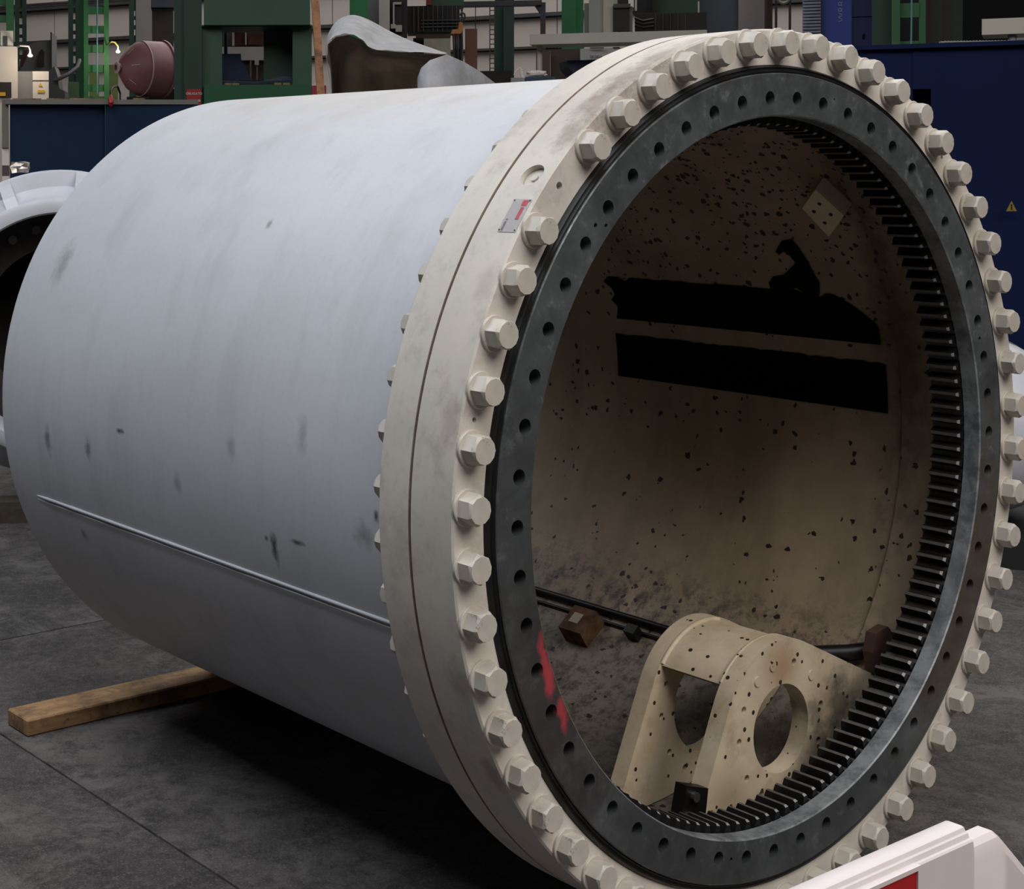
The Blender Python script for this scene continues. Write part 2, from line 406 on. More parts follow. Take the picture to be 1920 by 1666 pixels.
pl = NB(); cyl_between(pl, P(1.020, plug_th, plug_y), P(1.0265, plug_th, plug_y), .0085, 20)
knob = to_obj('plug_screw', pl, MFL, flange, smooth=30)
# maker's plate
def flsurf(th, y, R=1.0355): return P(R, math.radians(th), y)
pn = NB(); grid(pn, [[flsurf(t_, y, 1.0362) for t_ in np.linspace(-55.7, -51.1, 6)] for y in (.0745, .025)])
bmesh.ops.solidify(pn, geom=pn.faces[:], thickness=-.0012)
plate = to_obj('name_plate', pn, M('plate_aluminium', (222, 218, 220), .5, .05), flange)
pn = NB()
grid(pn, [[flsurf(t_, y, 1.0369) for t_ in np.linspace(-54.0, -52.3, 4)] for y in (.043, .034)])
grid(pn, [[flsurf(t_, y, 1.0369) for t_ in np.linspace(-52.1, -51.3, 3)] for y in (.046, .031)])
to_obj('red_print', pn, M('red_print_ink', (196, 52, 70), .5, .3, 90), flange)
pn = NB()
grid(pn, [[flsurf(t_, y, 1.0369) for t_ in np.linspace(-55.5, -54.3, 3)] for y in (.068, .063)])
grid(pn, [[flsurf(t_, y, 1.0369) for t_ in np.linspace(-54.1, -53.95, 2)] for y in (.068, .062)])
to_obj('grey_print', pn, M('grey_print_ink', (118, 112, 116), .5, .3, 90), flange)
for t_, y in ((-55.45, .072), (-55.45, .028), (-51.35, .072), (-51.35, .028)):
    pn = NB(); cyl_between(pn, P(1.0355, math.radians(t_), y), P(1.038, math.radians(t_), y), .0016, 8); to_obj('rivet', pn, M('rivet_grey', (70, 62, 62), .5), flange)

# bolts: washer + chamfered hex head, axis along -y
def hex_head(Rc, h, top_r, n_in=None):
    b = NB(); lo, mid, hi = [], [], []
    for k in range(12):
        a = PI / 6 * k; r = Rc if k % 2 == 0 else Rc * math.cos(PI / 6)
        lo.append(b.verts.new((r * math.sin(a) * S, 0, r * math.cos(a) * S)))
        zc = h * (.80 if k % 2 == 0 else .90)
        mid.append(b.verts.new((r * math.sin(a) * S, -zc * S, r * math.cos(a) * S)))
        hi.append(b.verts.new((top_r * math.sin(a) * S, -h * S, top_r * math.cos(a) * S)))
    for A, B in ((lo, mid), (mid, hi)):
        for k in range(12): b.faces.new((A[k], A[(k + 1) % 12], B[(k + 1) % 12], B[k]))
    b.faces.new(hi); b.faces.new(lo[::-1]); return b
bolt_me = to_obj('bolt', hex_head(.0325, .036, .0272), MBO, H, smooth=25)
wb_ = NB(); lathe(wb_, [(.012, 0), (.0375, 0), (.0375, -.005), (.0365, -.0065), (.012, -.0065)], 28, lambda R, a, y: (R * math.sin(a) * S, y * S, R * math.cos(a) * S))
wash_me = to_obj('washer', wb_, MBO, bolt_me, smooth=30)
bolt_spots = []
first = True
for k in range(54):
    if k == 48: continue                       # the empty hole by the plug
    a = math.radians(-7.4064 + k * 360 / 54)
    if first: o, w_ = bolt_me, wash_me; first = False
    else:
        o = bolt_me.copy(); COL.objects.link(o); w_ = wash_me.copy(); COL.objects.link(w_); w_.parent = o
    o.location = P(1.0, a, .0105); o.rotation_euler = (0, a + random.uniform(0, PI / 3), 0); w_.location = (0, .0065 * S, 0)
    o.rotation_euler.y += 0
# nuts and stud ends at the back of the flange
nut_me = to_obj('nut', hex_head(.030, .034, .027), MBO, H, smooth=25)
first = True
for k in range(54):
    th = (-7.4064 + k * 360 / 54)
    a = math.radians(th)
    if not (170 < th % 360 < 352): continue
    if first: o = nut_me; first = False
    else: o = nut_me.copy(); COL.objects.link(o)
    o.location = P(.988, a, .247); o.rotation_euler = (0, a + random.uniform(0, PI / 3), PI)

# bearing ring with 54 holes
rb = NB()
lathe(rb, [(.8355, .0), (.930, .0), (.9325, .0025), (.9325, .138), (.8405, .138), (.8375, .134), (.8375, .046), (.8325, .044), (.8325, .003)], 216, P)
for f in rb.faces:
    c0 = f.calc_center_median(); r_ = math.hypot(c0.x, c0.z) / S
    if r_ < .8348 and c0.y / S < .043: f.material_index = 1
def m_lip():
    t = NT('worn_bright_lip'); a = t.noise(16, 6, .75); b = t.noise(5, 5, .7)
    c = t.mix(t.ramp(a, .42, .62), (.27, .29, .305, 1), (.115, .125, .135, 1)); c = t.mix(t.math('MULTIPLY', t.ramp(b, .52, .66), .6), c, (.09, .095, .10, 1))
    return t.done(c, .45, .2)
ring = to_obj('bearing_ring', rb, [MRI, m_lip()], H)
cut = NB()
for k in range(54):
    a = math.radians(-10.6152 + k * 360 / 54); cyl_between(cut, P(.8743, a, -.03), P(.8743, a, .075), .0168, 22)
for th, R, r in ((-47.4, .877, .0055), (72.55, .868, .006), (-167., .875, .005), (-46.0, .853, .0045), (12, .895, .003)):
    a = math.radians(th); cyl_between(cut, P(R, a, -.03), P(R, a, .03), r, 14)
boolean_cut(ring, cut)
sl = NB(); lathe(sl, [(.9335, .006), (.937, .004), (.940, .010), (.943, .010), (.946, .007), (.951, .013), (.951, .05), (.9335, .05)], 180, P)
to_obj('rubber_seal', sl, MBLK, H, smooth=40)
# 140 gear teeth
tb = NB(); wr, wt, R0, R1, y0, y1 = .0135, .0040, .8385, .8125, .0465, .132
def tp(x, R, y): return tb.verts.new((x * S, y * S, R * S))
prof_t = [(-wr, R0), (-.0090, .826), (-wt, R1), (wt, R1), (.0090, .826), (wr, R0)]
fr = [tp(x, R, y0) for x, R in prof_t[:2]] + [tp(-.0056, .8165, y0), tp(.0056, .8165, y0)] + [tp(x, R, y0) for x, R in prof_t[4:]]
ch = [tp(-wt, R1, y0 + .006), tp(wt, R1, y0 + .006)]
bk = [tp(x, R, y1 if R > .82 else y1 - .003) for x, R in prof_t]
tb.faces.new(fr); tb.faces.new(bk[::-1])
tb.faces.new((fr[2], fr[3], ch[1], ch[0])).material_index = 2
tb.faces.new((ch[0], ch[1], bk[3], bk[2])).material_index = 1
tb.faces.new((fr[0], fr[1], bk[1], bk[0])); tb.faces.new((fr[4], fr[5], bk[5], bk[4])); tb.faces.new((fr[5], fr[0], bk[0], bk[5]))
tb.faces.new((fr[1], fr[2], ch[0], bk[2], bk[1])); tb.faces.new((fr[3], fr[4], bk[4], bk[3], ch[1]))
tooth = to_obj('gear_tooth', tb, [MGEAR, M('worn_tooth_land', (98, 95, 93), .45, .3, 30, .2), M('bright_tooth_chamfer', (146, 144, 142), .5, .1, 10, 0.)], ring)
for k in range(140):
    o = tooth
    if k: o = tooth.copy(); COL.objects.link(o)
    o.rotation_euler = (0, 2 * PI * k / 140, 0)

# inside of the drum: two black strips, a torn patch, bracket for a motor, pipe, small fittings
def inner_patch(rows_of, lift=.003): return [[P(.93 - lift, math.radians(t_), y) for t_, y in r] for r in rows_of]
def strip(name, t0, t1, ya, yb, jag, seed, cutcorner=0):
    rnd = random.Random(seed); b = NB(); rows = []
    n = 40
    for t_ in np.linspace(t0, t1, 8):
        row = []
        for i in range(n + 1):
            f = i / n; y = ya + (yb - ya) * f
            tt = t_
            if t_ == t0: tt += rnd.uniform(0, jag) * (1 if rnd.random() < .3 else .25)
            if cutcorner and f > 1 - .14: tt = tt + max(0, (t1 - tt)) * .62 * ((f - .86) / .14) ** 1.3
            if i == 0: y += rnd.uniform(-.02, .02) * (jag > 1)
            row.append((tt, y))
        rows.append(row)
    grid(b, inner_patch(rows)); bmesh.ops.solidify(b, geom=b.faces[:], thickness=.002)
    return to_obj(name, b, M('black_tar_mat', (9, 8, 8), .75, .3, 30), shell)
strip('black_mat', 67.7, 77.0, 1.305, .333, 1.2, 3, 1)
strip('black_mat', 80.2, 89.2, 1.315, .325, .4, 5)
tp_ = [(59.9, .609), (57.6, .575), (57.1, .538), (59.0, .525), (61.8, .512), (64, .505), (66.0, .494), (68.6, .505), (68.8, .54), (67.3, .575), (68.2, .61), (68.6, .667), (66.6, .667), (65.4, .648), (64.9, .61), (63.7, .584), (62.1, .553), (60.6, .565), (59.8, .581), (60.6, .60)]
b = NB(); prism(b, [P(.926, math.radians(t_), y) for t_, y in tp_], P(.006, math.radians(63), 0))
to_obj('torn_mat_scrap', b, MATS['black_tar_mat'], shell)
b = NB(); tube(b, [P(.916, math.radians(137.5), y) for y in np.linspace(.55, 1.95, 12)], .011 * S, 8); to_obj('cable_conduit', b, MDARK, shell, smooth=60)
b = NB(); tube(b, [P(.925, math.radians(139.6), y) for y in np.linspace(.6, 1.9, 12)], .006 * S, 8); to_obj('cable', b, MDARK, shell, smooth=60)
def polar_box(bm, t0, t1, r0, r1, ya, yb):
    c = [P(r, math.radians(t_), ya) for t_, r in ((t0, r0), (t1, r0), (t1, r1), (t0, r1))]; return prism(bm, c, (0, (yb - ya) * S, 0))
MRUST = M('rusty_brown_block', (92, 70, 52), .7, .5, 25)
b = polar_box(NB(), 139.8, 146, .93, .87, 1.08, 1.17); o = to_obj('cable_block', b, MRUST, shell)
b = polar_box(NB(), 141.5, 144, .869, .867, 1.115, 1.15); to_obj('label_tag', b, M('pale_tag', (150, 140, 120), .6), shell)
b = polar_box(NB(), 139.5, 141.5, .93, .89, .93, .97); to_obj('cable_clip', b, MDARK, shell)
# switch block high on the right
b = NB(); c0 = [P(.93, math.radians(t_), y) for t_, y in ((47.2, .41), (53.6, .37), (48.7, .29), (42.5, .33))]
inw = -Vector((math.sin(math.radians(48)), 0, math.cos(math.radians(48)))) * .05 * S
prism(b, c0, inw); o = to_obj('mounting_block', b, M('pale_block_paint', (226, 208, 180), .5, .1, 20), shell)
mid = sum((Vector(v) for v in c0), Vector()) / 4 + inw
for u, v in ((.3, .3), (.3, .7), (.7, .3), (.7, .7)):
    q = (c0[0] * (1 - u) + c0[1] * u) * (1 - v) + (c0[3] * (1 - u) + c0[2] * u) * v + inw
    b = NB(); tube(b, [q - inw * .02, q + inw * .06], .0055 * S, 8); to_obj('block_screw', b, MDARK, shell)

# motor bracket: two round-headed plates on the wall joined by a curved cover
TH0 = math.radians(160.); RC = .752
ex = Vector((math.cos(TH0), 0, -math.sin(TH0))); ev = -Vector((math.sin(TH0), 0, math.cos(TH0)))      # across, towards the axis
ctr = Vector((math.sin(TH0), 0, math.cos(TH0))) * RC
def BL(u, v, y): return (ctr + ex * u + ev * v + Vector((0, y, 0))) * S
def plate_outline(r, n=20):
    k = r * math.sqrt(2); u = .30
    for _ in range(60): u = math.sqrt(max(0, .927 ** 2 - (RC - (k - u)) ** 2)) * .5 + u * .5      # where the sloping leg meets the wall
    arc = [(r * math.cos(a), r * math.sin(a)) for a in np.linspace(PI / 4, 3 * PI / 4, n)]
    wall = [(q, -(math.sqrt(.927 ** 2 - q * q) - RC)) for q in np.linspace(-u, u, 14)]
    return arc + wall
def plate_with_hole(ya, yb, r, hr):
    b = NB(); prism(b, [BL(u, v, ya) for u, v in plate_outline(r)], (0, (yb - ya) * S, 0))
    o = to_obj('bracket_plate', b, MBR, bracket)
    cut = NB(); tube(cut, [BL(0, 0, ya - .03), BL(0, 0, yb + .03)], hr * S, 40); return o, cut
bo = bpy.data.objects.new('motor_bracket', None); bo.empty_display_size = .1; COL.objects.link(bo); bo.parent = H; bracket = bo
fp, cut = plate_with_hole(.195, .243, .225, .112)
bolt_ang = [20, 47, 75, 98, 128, 158, 190, 222, 250, 318, 345]
for i, a in enumerate(bolt_ang):
    a = math.radians(a)
    if i not in (2, 3, 5): tube(cut, [BL(.168 * math.cos(a), .168 * math.sin(a), .15), BL(.168 * math.cos(a), .168 * math.sin(a), .240)], .0095 * S, 14)
boolean_cut(fp, cut)
rp, cut = plate_with_hole(.430, .475, .225, .125)
for i, a in enumerate(bolt_ang):
    a = math.radians(a); tube(cut, [BL(.175 * math.cos(a), .175 * math.sin(a), .40), BL(.175 * math.cos(a), .175 * math.sin(a), .46)], .0085 * S, 14)
boolean_cut(rp, cut)
for i, a in enumerate(bolt_ang):
    a = math.radians(a)
    if i in (2, 3, 5):
        b = NB(); tube(b, [BL(.168 * math.cos(a), .168 * math.sin(a), .192), BL(.168 * math.cos(a), .168 * math.sin(a), .2)], .013 * S, 14); to_obj('plate_plug', b, MBR, bracket, smooth=30)
b = NB(); lathe(b, [(.205, .242), (.219, .242), (.219, .431), (.205, .431)], 30, lambda R, a, y: BL(R * math.cos(a), R * math.sin(a), y), True, 0, math.radians(57), math.radians(125))
cov = to_obj('curved_cover', b, MBR, bracket, smooth=30)
for yy in (.244, .429):
    b = NB(); tube(b, [BL(.220 * math.cos(a), .220 * math.sin(a), yy) for a in np.linspace(math.radians(58), math.radians(124), 24)], .0065 * S, 6); to_obj('weld_bead', b, MBR, bracket, smooth=60)
# dark clamp with two screws and a brown hose end by the gear
b = prism(NB(), [Vector((x, .19, z)) * S for x, z in ((-.15, -.90), (-.055, -.915), (-.035, -.79), (-.115, -.765))], (0, .03, 0)); cl = to_obj('sensor_clamp', b, MDARK, H)
for x, z in ((-.092, -.795), (-.098, -.845)):
    b = NB(); tube(b, [Vector((x, .178, z)) * S, Vector((x, .192, z)) * S], .012 * S, 12); to_obj('clamp_screw', b, M('bright_screw', (150, 150, 150), .25, .1, 9, .9), cl, smooth=30)
b = NB(); tube(b, [Vector((.56, .34, -.61)) * S, Vector((.64, .26, -.60)) * S, Vector((.70, .2, -.585)) * S], .022 * S, 10); to_obj('hose_stub', b, MDARK, H, smooth=50)
b = NB(); prism(b, [Vector((x, .18, z)) * S for x, z in ((.645, -.64), (.63, -.58), (.645, -.53), (.70, -.52), (.735, -.55), (.73, -.62))], (0, .03 * S, 0)); to_obj('brown_flap', b, M('brown_leather', (74, 52, 46), .6), H)

# timber and packing under the drum
tb_a = on_floor(51.5, 1382); 
bm = NB(); box(bm, tb_a.x, tb_a.x + 1.9, tb_a.y, tb_a.y + .121, 0, .047)
bmesh.ops.bevel(bm, geom=bm.edges[:], offset=.004, segments=1, affect='EDGES')
solo('timber_beam', 'pale rough timber beam lying under the far end of the white drum', 'timber', bm, MWOOD)
bm = NB(); prism(bm, [(-.14, 1.84, .0475), (.14, 1.84, .0475), (.14, 1.84, .0885), (.07, 1.84, .0785), (-.07, 1.84, .0785), (-.14, 1.84, .0885)], (0, .10, 0))
bm2 = bm; solo('packing_block', 'small notched wooden packing block between timber beam and white drum', 'wood block', bm, MWOOD)

# ------------------------------------------------------------------ barrier in the foreground
YB = -1.235
def bpt(px, py): q = on_y(px, py, YB); return q
zt = on_y(1785, 1534, YB + .025).z
def bpc(px, py): return on_y(px, py, YB + .018)
XB = bpc(1790, 1536).x; R0x = bpt(1827, 1590).x; L0 = R0x - 1.3; X1 = bpc(1853, 1549).x; zc = bpc(1853, 1549).z
MPL = M('white_barrier_plastic', (214, 204, 204), .35, .08, 6)
bar = Thing('safety_barrier', 'white plastic safety barrier with red panel in the right foreground', 'barrier', (R0x - .55, YB + .02, 0))
yc = YB + .018
half = [(-.018, 0), (-.018, zt - .0108), (-.0165, zt - .0093), (-.0145, zt - .0088), (-.0128, zt - .0048), (-.0108, zt - .004), (-.009, zt - .0008), (-.0065, zt)]
prof_b = half + [(-a, z) for a, z in half[::-1]]
def drop(z, f): return z if z == 0 else z - f
bm = NB(); rings = [[bm.verts.new((x, yc + a, drop(z, f))) for a, z in prof_b] for x, f in ((L0, 0), (XB, 0), (XB + (R0x - XB) * .55, .0045), (R0x, .012))]
for A, B in zip(rings, rings[1:]):
    for i in range(len(A)): j = (i + 1) % len(A); bm.faces.new((A[i], A[j], B[j], B[i]))
bm.faces.new(rings[0][::-1]); bm.faces.new(rings[-1])
bar.part('body', bm, MPL, 20)
prof_e = [(-.0173, 0), (-.0173, zc - .016), (-.0120, zc - .004), (-.0070, zc), (.0070, zc), (.0120, zc - .004), (.0173, zc - .016), (.0173, 0)]
X2, Z2 = bpc(1921, 1638).x, bpc(1921, 1638).z
sl_ = (zc - Z2) / (X2 - X1); X3 = X1 + (zc - .05) / sl_
bm = NB(); rings = []
for x, f in ((R0x + .0012, 0), (X1 - .006, 0), (X1 + .004, .007), (X2, zc - Z2), (X3, zc - .05)):
    rings.append([bm.verts.new((x, yc + a * (1 - .1 * min(1, f)), 0 if z == 0 else max(.01, z - f))) for a, z in prof_e])
for A, B in zip(rings, rings[1:]):
    for i in range(len(A)): j = (i + 1) % len(A); bm.faces.new((A[i], A[j], B[j], B[i]))
bm.faces.new(rings[0][::-1]); bm.faces.new(rings[-1])
bar.part('end_cap', bm, MPL, 25)
rx1 = bpt(1716, 1640).x; rz = min(bpt(1716, 1619).z, zt - .0125)
bm = NB(); box(bm, rx1 - .30, rx1, YB - .0012, YB + .004, zt - .62, rz); bar.part('red_reflector', bm, M('red_reflective_film', (168, 18, 24), .3, .1, 40))
bm = NB(); 
for x0, x1, z0, z1 in ((rx1 - .305, rx1 + .004, rz, rz + .004), (rx1, rx1 + .004, zt - .62, rz)): box(bm, x0, x1, YB - .003, YB + .004, z0, z1)
bar.part('reflector_frame', bm, MPL)

# ------------------------------------------------------------------ white casting with a round opening, left of the drum
HD = 6.9; hc = at(116, 616, HD)
ha = (-FH * .97 + RH * .12).normalized()                       # opening faces the camera
hx = Vector((-ha.y, ha.x, 0)); hx = hx if hx.dot(RH) > 0 else -hx
MCAST = M('white_casting_paint', (205, 206, 214), .4, .10, 5)
cast = Thing('hub_casting', 'white cast hub with large round dark opening behind the left end of the drum', 'casting', (hc.x, hc.y, 0))
def CP(R, a, y): return hc + hx * (R * math.sin(a)) + Vector((0, 0, R * math.cos(a))) - ha * y
bm = NB(); lathe(bm, [(.507, .30), (.507, .012), (.515, 0), (.555, 0), (.575, .012), (.588, .05), (.60, .20), (.625, .235), (.66, .24), (.693, .25), (.70, .26), (.70, .31), (.69, .33), (.67, .45), (.55, .85), (.30, 1.0), (.05, 1.0), (.05, .98), (.28, .97), (.50, .80), (.62, .5), (.62, .33)], 96, lambda R, a, y: CP(R, a, y) if CP(R, a, y).z > .06 else Vector((CP(R, a, y).x, CP(R, a, y).y, .06)))
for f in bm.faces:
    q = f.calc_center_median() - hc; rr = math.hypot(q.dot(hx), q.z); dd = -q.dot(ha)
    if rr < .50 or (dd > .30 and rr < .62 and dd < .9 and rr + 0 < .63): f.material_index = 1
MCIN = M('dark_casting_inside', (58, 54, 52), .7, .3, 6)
bm.normal_update()
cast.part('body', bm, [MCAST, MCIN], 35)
for k in range(12):
    a = 2 * PI * k / 12 + .14; b = NB(); w = .028
    for_pts = [(.57, .01), (.60, .22), (.695, .245), (.68, .20), (.62, .06)]
    nrm = hx * math.cos(a) - Vector((0, 0, math.sin(a)))
    prism(b, [CP(R, a, y) - nrm * w for R, y in for_pts], nrm * 2 * w)
    if min(v.co.z for v in b.verts) < .07: b.free(); continue
    cast.part('rib', b, MCAST)
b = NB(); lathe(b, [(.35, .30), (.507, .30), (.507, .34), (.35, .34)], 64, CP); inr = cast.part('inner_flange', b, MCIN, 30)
for k in range(24):
    a = 2 * PI * k / 24; b = NB(); tube(b, [CP(.44, a, .302), CP(.44, a, .26)], .022, 6); cast.part('bolt', b, M('dull_bolt_steel', (84, 82, 80), .5, .2, 9, .4), parent=inr)
b = NB(); q = base_of(60, 120, HD + .3)
vb(b, -160, 330, 940, None, HD + .05, .14); solo('dark_timber', 'dark heavy timber supporting the white hub casting on the floor', 'timber', b, m_wood('old_dark_timber', (.07, .055, .04, 1), (.035, .028, .022, 1)))
# foil wrapped lump on top of the casting
b = NB(); zt_ = hc.z + .735
vb(b, 22, 54, 304, 321.5, HD + .30, .06); bmesh.ops.subdivide_edges(b, edges=b.edges[:], cuts=3, use_grid_fill=True)
for v in b.verts: v.co += Vector([random.uniform(-.006, .006) for _ in range(3)])
solo('foil_parcel', 'crumpled silver foil wrapped block on top of the hub casting', 'parcel', b, M('crumpled_foil', (190, 178, 168), .28, .5, 40, .7))
b = NB(); vb(b, 4, 18, 309, 329, HD + .30, .10)
solo('dark_wedge', 'small dark wedge beside the foil wrapped block', 'wedge', b, M('dark_wedge_paint', (66, 60, 58), .6))

# ------------------------------------------------------------------ torn shell behind the drum
def A3(px, py, d): return at(px, py, d)
Ls = [(627, 190), (614, 115), (615, 82), (630, 68), (655, 64), (678, 74), (698, 92), (735, 95), (770, 98), (838, 102)]
Ss = [(626, 190), (612, 110), (613, 72), (632, 40), (660, 29), (690, 37), (725, 56), (760, 73), (795, 86), (838, 101)]
MTORN = M('torn_fibreglass_white', (226, 226, 230), .5, .2, 14)
MTORNIN = M('torn_shell_brown_lining', (182, 170, 156), .8, .35, 3)
torn = Thing('torn_shell', 'torn white fibreglass shell with brown hollow inside standing behind the drum', 'shell', base_of(640, 900, 7.2))
def smooth_line(pts, n):
    P_ = [Vector(p + (0,)) for p in pts]; out = []
    for q in np.linspace(0, len(P_) - 1.0001, n):
        i = int(q); t_ = q - i; a, b2, c2, d2 = P_[max(i - 1, 0)], P_[i], P_[i + 1], P_[min(i + 2, len(P_) - 1)]
        v = .5 * ((2 * b2) + (c2 - a) * t_ + (2 * a - 5 * b2 + 4 * c2 - d2) * t_ ** 2 + (3 * b2 - a - 3 * c2 + d2) * t_ ** 3); out.append((v.x, v.y))
    return out
Ls0 = Ls; Ls = smooth_line(Ls, 44); Ss = smooth_line(Ss, 44)
b = NB(); rows = []
for f in np.linspace(0, 1, 8):
    bulge = math.sin(f * PI) * 4
    rows.append([A3(l[0] * (1 - f) + s[0] * f, (l[1] * (1 - f) + s[1] * f) - (bulge if 12 < i < 40 else 0) + random.uniform(-.9, .9) * (0 < f < 1) + .7 * math.sin(i * 1.7 + f * 9) * (f < 1), 6.95 + .65 * f) for i, (l, s) in enumerate(zip(Ls, Ss))])
grid(b, rows)
b1 = b
Es = [(783, 175, 6.95), (782, 150, 6.95), (790, 128, 6.97), (806, 114, 7.0), (838, 103, 7.02)]
b = b1
cols = []
top = [(783, 146), (790, 128), (806, 114), (838, 103), (870, 117), (900, 135), (930, 158), (960, 185)]
dep = [6.95, 6.9, 6.88, 6.9, 7.0, 7.12, 7.3, 7.6]
rws = []
for f in (0, .12, .3, .6, 1):
    rws.append([A3(x, y + (330 - y) * f, d - .05 * math.sin(f * PI)) for (x, y), d in zip(top, dep)])
last = [Vector((p.x, p.y, 0)) for p in rws[-1]]; rws.append(last)
grid(b, rws); bmesh.ops.solidify(b, geom=b.faces[:], thickness=.012)
torn.part('outer_skin', b, MTORN, 50)
b = NB(); rows = []
lip = Ls0[1:10] + [(816, 112), (799, 122), (788, 136), (784, 152)]
dmid = [7.0, 7.3, 7.6, 7.8, 7.9, 7.9, 7.85, 7.8, 7.5, 7.35, 7.2, 7.1, 7.0]
cx, cy = 705, 150
for f, g in ((0, 0), (.10, .25), (.25, .6), (.45, .85), (.7, .97), (1, 1)):
    rows.append([A3(x + (cx - x) * .10 * g, y + 2 + (340 - y) * f * f * .9, 6.97 + (d - 6.97) * g) for (x, y), d in zip(lip, dmid)])
rows.append([Vector((p.x, p.y, 0)) for p in rows[-1]])
grid(b, rows); bmesh.ops.solidify(b, geom=b.faces[:], thickness=-.008)
torn.part('inner_lining', b, MTORNIN, 60)
b = NB(); p0, p1 = at(588, -60, 8.9), at(640, 280, 8.6); p1.z = 0; p0 = p0 + (p0 - p1) * .05
ex_ = RH * .021; ey_ = FH * .03
a_ = [p1 - ex_ - ey_, p1 + ex_ - ey_, p1 + ex_ + ey_, p1 - ex_ + ey_]; prism(b, a_, p0 - p1)
solo('leaning_post', 'tall orange brown post leaning beside the torn white shell', 'post', b, m_wood('orange_brown_timber', (.42, .20, .085, 1), (.22, .10, .05, 1)))

# ------------------------------------------------------------------ white nose piece at the right edge
nc = at(1828, 797, 6.5); nb_ = NB(); NR = .362
lathe(nb_, [(NR * math.sin(t_), -NR * math.cos(t_) * 1.1) for t_ in np.linspace(.02, PI / 2, 14)] + [(NR, .35), (NR - .03, .36), (NR - .03, .3), (.02, .25)], 56, lambda R, a, y: nc + RH * (R * math.sin(a)) + Vector((0, 0, R * math.cos(a))) + FH * y)
nose = Thing('nose_cone', 'rounded white nose cone standing behind the flange at the right edge', 'nose cone', (nc.x, nc.y, 0))
nose.part('body', nb_, MCAST, 40)
b = NB(); lathe(b, [(NR + .012, .04), (NR + .018, .10), (NR - .01, .10), (NR - .01, .04)], 56, lambda R, a, y: nc + RH * (R * math.sin(a)) + Vector((0, 0, R * math.cos(a))) + FH * y); nose.part('grey_band', b, M('grey_band_metal', (120, 122, 128), .4), 30)
b = NB(); vb(b, 1600, 2080, 1012, None, 6.15, .75)
solo('black_block', 'low black block on the floor under the white nose cone', 'pallet', b, M('black_block_paint', (26, 26, 28), .6))  # plain black block added in the dark area below the nose cone

# ------------------------------------------------------------------ blue panels and machines of the hall
MNAVY = M('navy_panel_paint', (26, 46, 70), .7, .12, 1.5); MROY = M('royal_blue_paint', (14, 28, 66), .7, .12, 1.2); MROY2 = M('bright_blue_paint', (38, 60, 150), .5, .1, 2)
MGD = M('dark_green_paint', (32, 66, 50), .5, .15, 2); MG = M('press_green_paint', (58, 96, 72), .5, .12, 2); MGB = M('bright_green_paint', (62, 136, 78), .5, .12, 2); MGV = M('vivid_green_paint', (28, 98, 56), .5, .12, 2)
MCR = M('cream_machine_paint', (212, 206, 190), .5, .08, 2); MWH = M('white_and_sunlit_paint', (232, 222, 212), .45, .05, 2); MGR = M('grey_machine_paint', (150, 146, 144), .5, .1, 2)  # MWH: white paint, its near-white also carries sunlight on the cream column
MDK = M('dark_machinery', (44, 36, 34), .6, .35, 6); MDG = M('dark_grey_steel', (72, 72, 76), .55, .15, 4); MBR2 = M('dull_brown_sheet', (98, 76, 66), .65, .15, 2); MSIL = M('silver_bellows', (196, 198, 202), .4, .15, 4, .1)
MYEL = M('yellow_sign', (226, 176, 40), .5, .05); MRED = M('red_sign', (176, 34, 36), .5, .08); MLET = M('white_lettering', (222, 216, 214), .5, .04); MSTEELG = M('grey_rail_paint', (118, 114, 106), .55, .12, 4)

# navy enclosure, left
en = Thing('panel_enclosure', 'dark navy blue sheet panels with grey rail behind the drum on the left', 'panel', base_of(18, 330, 12))
for x0, x1 in ((19, 197.2), (197.8, 372)):
    b = NB(); vb(b, x0, x1, 196, None, 12, .05); en.part('panel', b, MNAVY)
b = NB(); vb(b, 10, 372, 186, 195, 11.95, .16); en.part('top_rail', b, MSTEELG)
b = NB(); vb(b, 4, 17, 186, 276, 11.93, .12); en.part('end_post', b, MSTEELG)
b = NB(); vb(b, 4, 17, 276, None, 11.95, .10); en.part('post_foot', b, MWH)
for i, (x0, x1) in enumerate(((24, 78), (88, 122), (131, 196), (250, 272))):
    b = NB(); vb(b, x0, x1, 183.5, 186, 12.02, .10); solo('batten', ('pale wooden batten lying on the grey rail, leftmost of the row', 'short pale batten second from the left on the grey rail', 'long pale batten third from the left on the grey rail', 'short pale batten on the rail right of the red plug')[i], 'batten', b, MWOOD, group='battens on the enclosure rail')
b = NB(); tube(b, [at(208, 178, 11.9), at(208, 184, 11.88), at(208.5, 192, 11.87), at(208, 198, 11.88)], [.010, .018, .022, .012], 10)
pg = Thing('red_plug', 'red electrical plug hanging over the grey rail on a black cable', 'plug', tuple(at(208, 198, 11.88)))
pg.part('plug_body', b, M('red_plug_plastic', (176, 44, 48), .45), 40)
b = NB(); tube(b, [at(208, 178, 11.9), at(208, 170, 11.95), at(213, 163, 12.1), at(221, 161, 12.3), at(226, 175, 12.35), at(226, 186, 12.3)], .008, 8); pg.part('cable', b, MBLK, 50)

